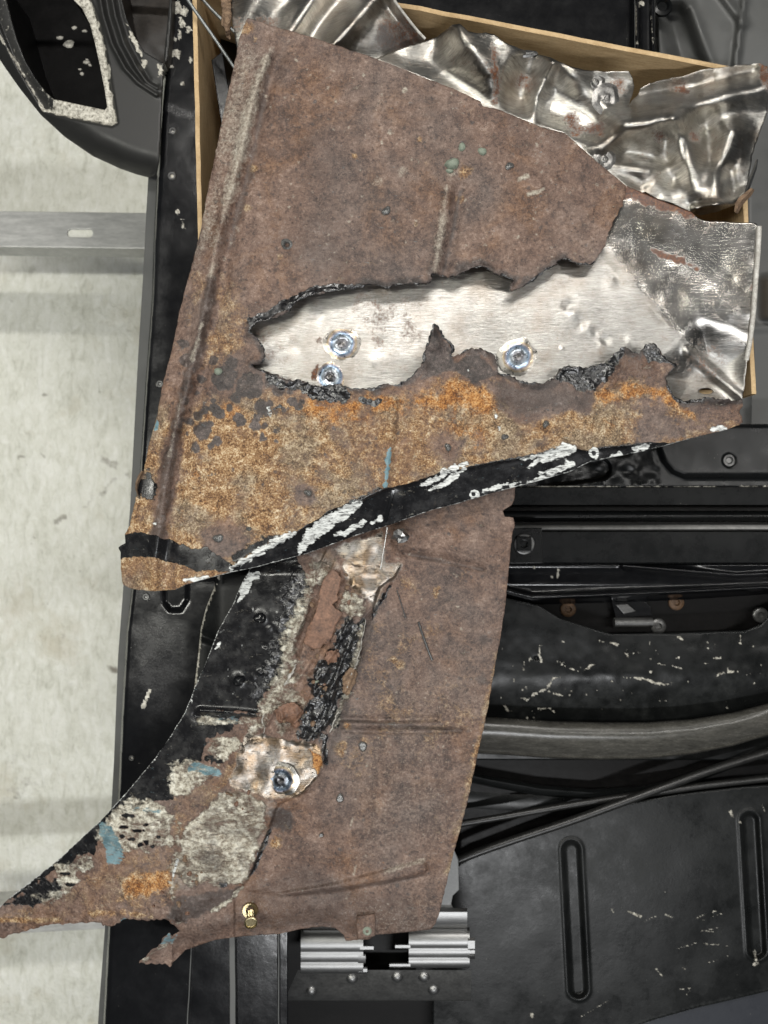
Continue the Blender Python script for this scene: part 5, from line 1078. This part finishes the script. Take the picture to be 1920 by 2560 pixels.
def lo_z(U, V):
    z = -0.012 - 0.050 * (V - 1200) / 1150 + 0.0025 * fbm(U, V, 380, 81, 2) + 0.0005 * fbm(U, V, 60, 82, 3)
    xs = np.interp(V, [p[1] for p in spine], [p[0] for p in spine])
    z -= 0.020 * sst((xs - 40 - U) / 420)
    z -= 0.022 * sst((360 - U) / 400)
    # overlapping layers stand proud left of the tear
    xt = np.interp(V, [p[1] for p in tear_l], [p[0] for p in tear_l])
    z += 0.0040 * sst((xt - U) / 8) * sst((V - 1400) / 40)
    sp = region(U, V, [(790, 1370), (960, 1340), (1000, 1420), (930, 1530), (905, 1650), (830, 1840), (812, 1900), (760, 1990), (670, 2080), (610, 2220), (430, 2300), (420, 2230), (450, 2080), (560, 1960), (620, 1840), (660, 1740), (715, 1640), (730, 1560), (775, 1490)], 24, 10, 40, 5)
    al, ac = (U * -0.48 + V * 0.877), (U * 0.877 + V * 0.48)
    fold = 1 - np.abs(fbm(al / 5.0, ac, 34, 87, 3, .55))
    smooth_ = top(region(U, V, [(800, 1360), (960, 1330), (1010, 1410), (950, 1480), (935, 1530), (900, 1480), (850, 1430)], 30), region(U, V, [(590, 1835), (700, 1835), (815, 1880), (800, 1950), (700, 2010), (560, 1975)], 30))
    sp = sp * (1 - smooth_)
    z += 0.003 * smooth_
    z += sp * (0.0020 + 0.0030 * fbm(U, V, 70, 83, 4, .6) + 0.0050 * (fold ** 3 - 0.4) * sst((2000 - V) / 60))
    z += 0.0022 * np.maximum(0, fbm(U, V, 18, 84, 2)) * region(U, V, [(715, 1425), (765, 1420), (772, 1490), (722, 1570), (712, 1690), (640, 1770), (620, 1730), (680, 1560)], 40, 16, 30, 2)
    z += 0.0026 * fbm(U, V, 24, 85, 2) * region(U, V, [(838, 1562), (910, 1547), (890, 1660), (838, 1841), (731, 1846), (770, 1755), (731, 1706), (790, 1640)], 20, 8, 20, 2)
    z -= 0.008 * region(U, V, [(775, 1500), (790, 1500), (775, 1575), (745, 1640), (735, 1625)], 12, 3, 12)          # gap beside the flake
    z -= 0.006 * region(U, V, [(700, 1800), (730, 1790), (735, 1825), (700, 1830)], 14, 5, 12)
    # pressed beads
    z -= 0.0034 * gauss(U, V, [(1010, 1384), (1100, 1398), (1205, 1424)], 8) - 0.0022 * gauss(U, V, [(1010, 1362), (1110, 1376), (1210, 1402)], 9)
    z -= 0.0034 * gauss(U, V, [(850, 1797), (1000, 1800), (1090, 1796)], 7) + 0.0034 * gauss(U, V, [(860, 1826), (1000, 1830), (1155, 1826)], 7) - 0.0026 * gauss(U, V, [(860, 1812), (1120, 1812)], 9)
    z += 0.0046 * stroke(U, V, [(700, 2236, 3), (838, 2216, 8), (964, 2190, 14), (1050, 2170, 17)], None, 14)
    z -= 0.0018 * gauss(U, V, [(600, 2228), (711, 2244), (838, 2234), (964, 2210), (1057, 2190)], 7)
    # flange turning down along the bottom and the left edge
    yb = np.interp(U, [426, 500, 600, 700, 760, 810, 850, 900, 1080], [2400, 2352, 2330, 2322, 2310, 2304, 2320, 2345, 2330])
    z -= 0.010 * sst((V - yb + 44) / 50) * (U > 430) * (1 - 0.5 * sst((U - 850) / 60))
    z += 0.0035 * gauss(U, V, [(500, 1776), (570, 1780), (640, 1786)], 7) - 0.003 * gauss(U, V, [(490, 1790), (640, 1800)], 8)
    for x, y, r, h in ((907, 1865, 9, .0018), (850, 1996, 9, .0016), (803, 2088, 5, .0016), (1222, 1428, 6, .001), (1090, 1325, 14, -.002), (650, 1545, 16, .003), (595, 1700, 16, .003), (700, 1950, 50, .004), (700, 1955, 20, -.004), (620, 2030, 34, .003), (530, 2160, 40, .004)):
        z += h * np.exp(-(((U - x) ** 2 + (V - y) ** 2) / (r * r)))
    z += 0.0022 * smooth_ * fbm(U, V, 60, 88, 2)
    # ragged rolled rust along the lower left edge
    z += 0.004 * fbm(U, V, 20, 86, 4) * stroke(U, V, [(-20, 2320), (100, 2300), (250, 2300), (400, 2285), (440, 2300)], 20, 20, 8, 20)
    # the tongue bends down
    z -= 0.016 * region(U, V, [(340, 2415), (400, 2350), (470, 2340), (470, 2400), (430, 2430)], 60)
    return z
def lo_a(U, V):
    r = random.Random(23)
    n1 = fbm(U, V, 150, 91, 4, .55)
    orange = np.clip(0.20 + 0.14 * n1, 0, 1) * region(U, V, [(880, 1480), (1290, 1400), (1240, 1750), (1100, 2100), (840, 1900)], 200, 60, 100, 3) + 0.04
    for x, y, q in ((865, 1818, 12), (905, 1850, 10), (790, 1905, 18), (1000, 1660, 14), (1090, 1480, 12), (980, 1645, 10), (850, 1870, 20), (690, 2110, 14), (720, 2070, 10)):
        orange = np.maximum(orange, 0.6 * blob(U, V, x, y, q, 20, 10, 16, x))
    orange = top(orange, 0.55 * stroke(U, V, [(1245, 1640), (1200, 1850), (1120, 2180)], 12, 26, 8, 40, 2), 0.85 * region(U, V, [(295, 2200), (360, 2180), (425, 2168), (432, 2215), (400, 2240), (300, 2250)], 40, 16, 30, 4), 0.65 * stroke(U, V, [(230, 2285), (300, 2280), (380, 2290)], 8, 12, 8, 14), 0.7 * stroke(U, V, [(0, 2300), (150, 2300)], 6, 10, 5, 20), 0.9 * region(U, V, [(775, 1875), (800, 1890), (808, 1908), (795, 1935), (780, 1920), (785, 1900)], 8, 5, 14, 3))
    dark = np.zeros(U.shape)
    for k in range(320):
        x, y = r.uniform(840, 1290), r.uniform(1250, 2330)
        dark = np.maximum(dark, r.uniform(.3, .75) * blob(U, V, x, y, r.uniform(1.2, 5.5), 5, 3, 8, k))
    dark = top(dark, 0.45 * region(U, V, [(470, 2360), (620, 2210), (700, 2150), (1050, 2240), (1080, 2330), (860, 2330), (700, 2330)], 70, 24, 60, 4), 0.7 * region(U, V, [(410, 2297), (430, 2246), (560, 2225), (600, 2216), (590, 2240), (540, 2272), (500, 2292), (445, 2312)], 12, 8, 20, 4), 0.7 * blob(U, V, 705, 2050, 34, 20, 14, 26, 4),
               0.55 * stroke(U, V, [(1010, 1384), (1205, 1424)], 5, 9, 4, 20), 0.55 * stroke(U, V, [(855, 1800), (1150, 1828)], 6, 9, 4, 20), 0.6 * blob(U, V, 1215, 1600, 14, 16, 8, 14, 3), 0.6 * blob(U, V, 1205, 1700, 18, 16, 10, 14, 4), 0.5 * stroke(U, V, [(710, 2243), (964, 2208), (1057, 2188)], 6, 10, 3, 30), 0.5 * stroke(U, V, [(600, 2322), (760, 2306), (830, 2310)], 10, 14, 4, 20))  # grooves, bead foot and turned-down edge: shade put into the colour
    dark = np.maximum(dark, 0.55 * stroke(U, V, [(930, 1540), (905, 1640), (870, 1740), (840, 1840), (820, 1900)], 12, 16, 9, 26, 5))
    black = top(region(U, V, [(560, 1400), (741, 1380), (768, 1440), (772, 1489), (752, 1547), (722, 1566), (712, 1634), (698, 1701), (659, 1730), (640, 1769), (640, 1776), (440, 1780), (440, 1700)], 8, 12, 30, 3),
                region(U, V, [(640, 1782), (640, 1792), (600, 1800), (575, 1830), (520, 1850), (505, 1905), (440, 1920), (430, 1990), (300, 2040), (240, 2100), (230, 2130), (150, 2170), (-30, 2280), (-60, 2240), (250, 2000), (440, 1770)], 6, 10, 26, 6))
    cream = top(0.95 * region(U, V, [(530, 1845), (600, 1840), (608, 1870), (580, 1890), (562, 1910), (540, 1905), (525, 1880)], 12, 10, 20, 2), 0.95 * region(U, V, [(425, 1915), (470, 1895), (510, 1910), (545, 1930), (555, 1955), (530, 1990), (470, 2000), (425, 1985)], 14, 10, 20, 4), 0.85 * region(U, V, [(280, 2020), (330, 1990), (400, 2010), (450, 2060), (440, 2120), (340, 2140), (290, 2120), (240, 2090)], 14, 14, 20, 5),
                0.85 * region(U, V, [(130, 2160), (230, 2140), (245, 2170), (190, 2190), (250, 2200), (245, 2240), (170, 2240), (150, 2200)], 10, 14, 18, 6), 0.6 * region(U, V, [(80, 2240), (160, 2210), (190, 2240), (120, 2270)], 12, 14, 14, 8),
                1.0 * region(U, V, [(490, 2035), (560, 1975), (640, 1985), (665, 2010), (668, 2070), (640, 2130), (618, 2196), (560, 2216), (520, 2208), (466, 2220), (440, 2180), (452, 2090)], 10, 10, 26, 7),
                0.75 * stroke(U, V, [(762, 1478, 10), (740, 1560, 15), (722, 1590, 16), (716, 1660, 10), (695, 1720, 10), (664, 1760, 12), (660, 1800, 8)], None, 10, 10, 16, 8), 0.8 * region(U, V, [(857, 1478), (890, 1480), (912, 1500), (910, 1540), (875, 1545), (850, 1520)], 8, 7, 14, 4), 0.7 * region(U, V, [(790, 1410), (760, 1445), (770, 1470), (800, 1460), (840, 1400)], 10, 8, 14, 4),
                0.9 * stroke(U, V, [(606, 2218, 3), (575, 2250, 6), (530, 2276, 6)], None, 5, 6, 14, 3), 0.55 * region(U, V, [(680, 1745), (750, 1720), (765, 1780), (740, 1825), (685, 1810)], 12, 14, 14, 3), 0.7 * stroke(U, V, [(500, 1800), (640, 1806)], 8, 8, 8, 16, 9), 0.6 * stroke(U, V, [(360, 2400), (405, 2365), (440, 2350)], 5, 6, 4, 10))
    cream = cream * np.clip(0.80 + 0.30 * fbm(U, V, 46, 95, 4, .6), 0, 1)
    # dark blotches left in the cream
    hole_ = np.zeros(U.shape)
    for x, y, a_, b_ in ((325, 2040, 16, 6), (310, 2068, 14, 4), (345, 2078, 14, 4), (303, 2090, 11, 5), (365, 2105, 10, 6), (395, 2092, 9, 5), (350, 2112, 8, 6), (520, 1895, 16, 8), (545, 1903, 18, 8), (382, 2116, 6, 5), (330, 2098, 10, 4), (365, 2062, 7, 4), (556, 2212, 12, 7), (180, 2212, 20, 4), (160, 2185, 24, 3)):
        d = np.sqrt(((U - x) / a_) ** 2 + ((V - y) / b_) ** 2); hole_ = np.maximum(hole_, sst((1.1 - d + 0.5 * fbm(U, V, 8, x, 2)) / 0.4))
    cream = cream * (1 - hole_)
    cream = cream * 0.90; black = np.maximum(black, hole_ * 0.95)
    brownz = region(U, V, [(440, 2000), (560, 1930), (600, 1860), (612, 1880), (560, 1970), (490, 2040), (445, 2100), (432, 2180), (430, 2240), (380, 2290), (-30, 2300), (-20, 2285), (160, 2255), (260, 2150), (430, 2110)], 12, 12, 26, 9)
    black *= 1 - brownz; cream *= 1 - 0.85 * brownz
    tar = top(0.80 * region(U, V, [(838, 1562), (870, 1545), (910, 1547), (897, 1634), (870, 1710), (838, 1800), (822, 1838), (780, 1846), (731, 1846), (750, 1800), (775, 1750), (760, 1700), (800, 1655), (838, 1620)], 16, 16, 22, 5),
              0.8 * stroke(U, V, [(676, 2075, 5), (660, 2110, 6), (645, 2150, 5), (625, 2190, 4), (618, 2200, 3)], None, 4, 3, 12, 4), 0.8 * stroke(U, V, [(812, 1850), (814, 1905)], 7, 6, 5, 12, 3), 0.7 * stroke(U, V, [(975, 1465, 4), (940, 1520, 6), (932, 1550, 3)], None, 5, 4, 12, 5), 0.8 * stroke(U, V, [(745, 1985, 3), (760, 1975, 5)], None, 4, 3, 10),
              0.72 * region(U, V, [(725, 1425), (765, 1420), (770, 1490), (742, 1540), (708, 1580), (705, 1660), (690, 1700), (640, 1750), (625, 1740), (665, 1660), (690, 1560)], 34, 18, 16, 7) * black, 0.9 * stroke(U, V, [(505, 1800), (640, 1790)], 10, 10, 6, 12, 3) * black, 0.85 * region(U, V, [(10, 2262), (110, 2195), (160, 2200), (150, 2245), (60, 2270)], 16, 10, 14, 4))
    bare = top(0.92 * region(U, V, [(830, 1372), (900, 1345), (955, 1335), (965, 1405), (1005, 1412), (992, 1441), (953, 1468), (936, 1526), (916, 1500), (888, 1470), (858, 1440), (860, 1400)], 16, 8, 24, 4), 0.5 * region(U, V, [(760, 1385), (860, 1360), (850, 1420), (790, 1420)], 30, 14, 20, 4),
               0.95 * region(U, V, [(611, 1841), (659, 1827), (693, 1846), (789, 1861), (806, 1890), (806, 1910), (785, 1952), (741, 1991), (690, 2000), (640, 1985), (570, 1965), (592, 1894)], 10, 7, 24, 4), 0.34 * region(U, V, [(570, 1965), (640, 1975), (690, 1990), (672, 2075), (645, 2140), (612, 2200), (520, 2212), (440, 2225), (436, 2165), (455, 2085), (500, 2030)], 30, 16, 30, 3), 0.55 * region(U, V, [(500, 2100), (560, 2090), (560, 2180), (500, 2190)], 26, 16, 16, 4) , 0.5 * region(U, V, [(438, 2150), (470, 2130), (470, 2210), (432, 2230)], 14, 8, 14, 4))
    bare *= 1 - 0.9 * region(U, V, [(775, 1875), (800, 1890), (808, 1908), (795, 1935), (780, 1920), (785, 1900)], 8, 5, 14, 3)
    cream *= 1 - 0.25 * bare
    blue = top(0.95 * region(U, V, [(480, 1905), (500, 1908), (552, 1925), (556, 1940), (520, 1938), (490, 1928), (470, 1932), (468, 1918)], 6, 3, 12, 3), 0.95 * region(U, V, [(246, 2060), (268, 2056), (292, 2090), (300, 2110), (312, 2145), (300, 2160), (268, 2162), (262, 2120), (250, 2090)], 6, 4, 14, 3), 0.6 * stroke(U, V, [(335, 2020), (400, 2030)], 6, 8, 5, 14), 0.5 * stroke(U, V, [(545, 1800), (590, 1800)], 6, 8, 4, 12), 0.85 * region(U, V, [(398, 2360), (422, 2330), (430, 2345), (444, 2338), (430, 2360)], 5, 3, 8), 0.9 * blob(U, V, 310, 2304, 8, 4, 3, 8))
    blue = blue * 0.74
    tan_ = top(0.62 * stroke(U, V, [(790, 1420, 12), (772, 1480, 14), (742, 1555, 22), (722, 1600, 22), (715, 1660, 14), (700, 1715, 16), (670, 1755, 18), (655, 1800, 12), (620, 1835, 10)], None, 26, 14, 20, 8), 0.5 * stroke(U, V, [(740, 1650, 12), (720, 1710, 16), (735, 1760, 20), (700, 1815, 18)], None, 26, 14, 18, 9), 0.5 * stroke(U, V, [(905, 1555, 6), (893, 1640, 8), (868, 1720, 9), (835, 1815, 7)], None, 12, 6, 14, 9), 0.55 * stroke(U, V, [(450, 2060, 6), (432, 2180, 6), (430, 2240, 8)], None, 16, 10, 16, 3))
    cream = np.maximum(cream, tan_)
    white = top(0.62 * stroke(U, V, lo_left[2:], 1.6, 2.2, 1.6, 30, 3), region(U, V, [(618, 1434), (650, 1428), (647, 1446), (632, 1452), (622, 1480), (606, 1500), (592, 1508), (604, 1466)], 5, 3, 12), region(U, V, [(545, 1608), (552, 1604), (551, 1618), (536, 1624)], 4, 2, 8), 0.8 * stroke(U, V, [(444, 2150, 3), (434, 2185, 4), (432, 2200, 2)], None, 3, 2, 9))
    for k in range(40):
        x, y = r.uniform(480, 740), r.uniform(1450, 1760); a_ = r.uniform(-1, 1)
        white = np.maximum(white, 0.55 * stroke(U, V, [(x, y), (x + 14 * math.cos(a_ + 2), y + 14 * math.sin(a_ + 2))], 0.8, 1.5, 0.5, 9, k) * (r.random() < .7))
    pale = np.zeros(U.shape)
    for k in range(160):
        x, y = r.uniform(840, 1270), r.uniform(1300, 2300); pale = np.maximum(pale, r.uniform(.3, .62) * blob(U, V, x, y, r.uniform(1, 3.5), 4, 3, 7, k))
    pale = top(pale, 0.16 * region(U, V, [(900, 1700), (1200, 1700), (1120, 2140), (900, 2150)], 120, 50, 60, 5), 0.5 * stroke(U, V, [(960, 2180), (1060, 2150)], 6, 10, 4, 20), 0.18 * region(U, V, [(880, 2260), (1090, 2240), (1080, 2330), (900, 2340)], 40, 10, 30), 0.6 * stroke(U, V, [(876, 2065), (882, 2045)], 3, 5, 2, 9), 0.6 * stroke(U, V, [(884, 2185), (890, 2165)], 3, 5, 2, 9))  # stroke along the bead: its lit upper edge put into the colour
    orange = np.maximum(orange, 0.34 * brownz)
    return {'a_hot': top(0.55 * region(U, V, [(295, 2200), (360, 2180), (425, 2168), (432, 2215), (400, 2240), (300, 2250)], 50, 16, 30, 4), 0.8 * region(U, V, [(775, 1875), (800, 1890), (808, 1908), (795, 1935), (780, 1920), (785, 1900)], 8, 5, 14, 3), 0.45 * blob(U, V, 865, 1818, 12, 16, 8, 12)), 'a_orange': orange, 'a_dark': dark, 'a_black': black, 'a_white': white, 'a_bare': bare, 'a_blue': blue, 'a_cream': cream, 'a_tar': tar, 'a_pale': pale}
LO = thing('rusty_arch_panel', 'long rusty curved panel half coated in black, reaching out to a point at left', 'body panel', at(800, 1900, -0.08), 'rusted cut-out body panels')
sheet('panel', lo_poly, lo_z, 2.5, 0.0011, M_RUST, LO, lo_a)
def onL(u, v): return float(lo_z(np.array([float(u)]), np.array([float(v)]))[0])
# brown flake lifting off the torn seam
flk = [(833, 1422), (845, 1432), (852, 1446), (850, 1470), (842, 1488), (846, 1498), (830, 1512), (842, 1524), (857, 1533), (848, 1550), (838, 1566), (832, 1586), (822, 1610), (806, 1612), (800, 1622), (784, 1622), (770, 1614), (759, 1608), (764, 1588), (770, 1566), (780, 1548), (790, 1530), (795, 1505), (799, 1480), (804, 1460), (812, 1446), (822, 1430)]
def flk_z(U, V): return lo_z(U, V) * 0.15 + 0.85 * (-0.0135 - 0.050 * (V - 1200) / 1150) + 0.0145 - 0.006 * ((V - 1520) / 100) ** 2 * 0.4 + 0.0006 * fbm(U, V, 30, 8, 3)
sheet('rust_flake', rough(flk, 1.2, 5, 21), flk_z, 2.2, 0.0018, M_FLAKE, LO)
flk2 = [(817, 1628), (842, 1626), (843, 1655), (820, 1660), (812, 1648)]
sheet('rust_flake', rough(flk2, 1.5, 4, 22), lambda U, V: lo_z(U, V) + 0.004, 2.2, 0.0015, M_FLAKE, LO)
flk3 = [(686, 1775), (705, 1762), (735, 1755), (752, 1768), (762, 1785), (745, 1800), (752, 1815), (735, 1822), (722, 1806), (704, 1808), (690, 1800)]
sheet('rust_flake', rough(flk3, 2.5, 4, 24), lambda U, V: lo_z(U, V) + 0.005 + 0.003 * fbm(U, V, 24, 4, 3), 2.2, 0.0015, M_FLAKE, LO)
flk4 = [(858, 1690), (872, 1672), (884, 1668), (895, 1684), (888, 1710), (868, 1742), (856, 1732)]
sheet('rust_flake', rough(flk4, 2.2, 4, 26), lambda U, V: lo_z(U, V) + 0.003 + 0.002 * fbm(U, V, 18, 4, 3), 2.2, 0.0015, M_CRUST, LO)
# crumbling lumps where the layers have parted
for i in range(110):
    t = rng.random(); sx = np.interp(t, np.linspace(0, 1, len(spine)), [p[0] for p in spine]); sy_ = np.interp(t, np.linspace(0, 1, len(spine)), [p[1] for p in spine])
    x, y = sx + rng.uniform(-70, 40), sy_ + rng.uniform(-20, 20)
    if t < .1 or (0.48 < t < 0.62) or (t > .7 and t < .85): continue
    R = rng.uniform(2, 8) * PX
    lathe('rust_crumb', [(0.00001, R * .8), (R * .6, R * .7), (R, 0.0), (R * .8, -0.001)], 9, M_CRUST if rng.random() < .6 else M_PUTTY if rng.random() < .1 else M_FLAKE, LO, at(x, y, onL(x, y)), (rng.uniform(-.3, .3), rng.uniform(-.3, .3), 0), 0.16, i, (1, rng.uniform(.5, 1.5)))
# pale thin edge of the torn inner skin
def ribbon(name, pts, h, mat, parent, th=2.0):
    rows = []; r = random.Random(int(pts[0][0])); fine_ = []
    for a, b in zip(pts[:-1], pts[1:]):
        for k in range(5): fine_.append((a[0] + (b[0] - a[0]) * k / 5, a[1] + (b[1] - a[1]) * k / 5))
    fine_.append(pts[-1]); n = len(fine_) - 1
    for i, (u, v) in enumerate(fine_):
        u += r.uniform(-2.2, 2.2); e = math.sin(math.pi * min(1, max(0.04, i / n))) ** 0.5; t2 = th * e * r.uniform(.35, 1.15); hh = h * r.uniform(.5, 1.1) * e
        z = onL(u, v)
        rows.append([at(u - t2, v, z - 0.001), at(u - t2 * .4, v, z + hh), at(u + t2 * .8, v + 1, z + hh * .8), at(u + t2, v, z - 0.001)])
    return loft(name, rows, mat, parent)
ribbon('torn_inner_skin', [(913, 1545), (908, 1580), (902, 1622), (890, 1660), (880, 1684), (870, 1712), (860, 1738)], 0.005, M_CUT, LO, 3.0)
ribbon('torn_inner_skin', [(846, 1776), (838, 1794), (831, 1815), (824, 1834)], 0.005, M_CUT, LO, 3.2)
ribbon('torn_inner_skin', [(740, 1660), (730, 1680), (718, 1700), (710, 1716)], 0.004, M_CUT, LO, 5)
ribbon('torn_inner_skin', [(659, 1782), (656, 1800), (661, 1818), (660, 1836)], 0.004, M_CUT, LO, 3)
weld(LO, 702, 1950, onL(702, 1950) + 0.003, 46, 77, (0.1, -0.12, 0))
for x, y, r in ((907, 1866, 12), (850, 1996, 11), (803, 2088, 6), (650, 1545, 15), (597, 1702, 15)):
    R = r * PX
    lathe('weld_pip', [(0.00001, 0.0014), (R * .4, 0.0010), (R * .7, 0.0011), (R, -0.0006)], 16, M_PIP if y > 1800 else M_BLACK, LO, at(x, y, onL(x, y) + 0.0004), (0, 0, 0), 0.12, x)
# yellow plated screw with its collar
zb = onL(625, 2278)
lathe('screw_collar', [(0.0042, 0.0), (0.0046, 0.0022), (0.0080, 0.0024), (0.0086, 0.0004), (0.0086, -0.001)], 26, M_BRASS, LO, at(626, 2275, zb + 0.0006))
shaft = [(0.0038, -0.004), (0.0038, 0.001)]
for k in range(9): shaft += [(0.0046, 0.0016 + k * .0013), (0.0039, 0.0022 + k * .0013)]
shaft += [(0.0050, 0.0135), (0.0068, 0.0142), (0.0070, 0.0168), (0.0058, 0.0172), (0.0052, 0.0158), (0.0014, 0.0158), (0.00001, 0.0158)]
lathe('screw', shaft, 22, M_BRASS, LO, at(628, 2281, zb), (0.20, 0.14, 0))
# small clip block with an eyelet
zc = onL(915, 2315) - 0.001
blk = []
for (k, h) in ((1.0, -0.002), (1.0, 0.006), (0.86, 0.0085)):
    blk.append([at(915 + dx * k + (0 if h < 0.007 else 1), 2316 + dy * k, zc + h) for dx, dy in ((-23, -27), (0, -30), (22, -33), (24, -8), (22, 24), (0, 29), (-22, 34), (-25, 4))])
ob = loft('clip_block', blk, M_RUST, LO, True, True)
bm = bmesh.new(); bm.from_mesh(ob.data); bmesh.ops.holes_fill(bm, edges=[e for e in bm.edges if e.is_boundary]); bmesh.ops.recalc_face_normals(bm, faces=bm.faces); bm.to_mesh(ob.data); bm.free()
lathe('clip_eyelet', [(0.0014, -0.001), (0.0018, 0.0008), (0.0036, 0.0010), (0.0048, -0.0002)], 16, M_PUTTY, LO, at(918, 2328, zc + 0.0088))

# ------------------------------------------------------------------ loose wire and crushed foil below the painted lip
tag(tube('wire_offcut', [at(968, 1318, 0.012), at(964, 1345, 0.014), at(958, 1385, 0.018), at(951, 1424, 0.022)], 0.0007, M_WIRE, None, 3), 'short thin bright wire hanging below the black painted lip', 'wire')
def foil_lump(u, v, z, R, seed):
    bm = bmesh.new(); bmesh.ops.create_icosphere(bm, subdivisions=2, radius=R); r = random.Random(seed)
    ph = [Vector((r.gauss(0, 1), r.gauss(0, 1), r.gauss(0, 1))).normalized() for _ in range(16)]
    for q in bm.verts:
        d = q.co.normalized(); k = 1.0
        for p in ph: k = min(k, 0.62 + 0.5 * abs(d.dot(p) - 0.7))
        q.co *= k * 1.25 * r.uniform(.75, 1.2)
        q.co.y *= 0.85
    [setattr(f, 'smooth', False) for f in bm.faces]; me = bpy.data.meshes.new('foil_scrap'); bm.to_mesh(me); bm.free(); me.materials.append(M_WIRE)
    o = bpy.data.objects.new('foil_scrap', me); COL.objects.link(o); o.location = at(u, v, z); return o
tag(foil_lump(1002, 1340, -0.004, 0.011, 3), 'small crushed scrap of shiny metal foil just under the painted lip', 'foil scrap')
tag(tube('wire_sliver', [at(1046, 1555, onL(1046, 1555) + .001), at(1060, 1600, onL(1060, 1600) + .002), at(1080, 1650, onL(1080, 1650) + .001)], 0.0012, M_DARKST, None, 3), 'dark sliver of wire lying on the brown face right of the torn seam', 'wire')
tag(tube('hair_wire', [at(992, 1475, onL(992, 1475) + .001), at(1005, 1515, onL(1005, 1515) + .0016), at(1014, 1545, onL(1014, 1545) + .001)], 0.0005, M_DARKST, None, 3), 'hair-thin dark wire on the lower panel right of its bare metal patch', 'wire')
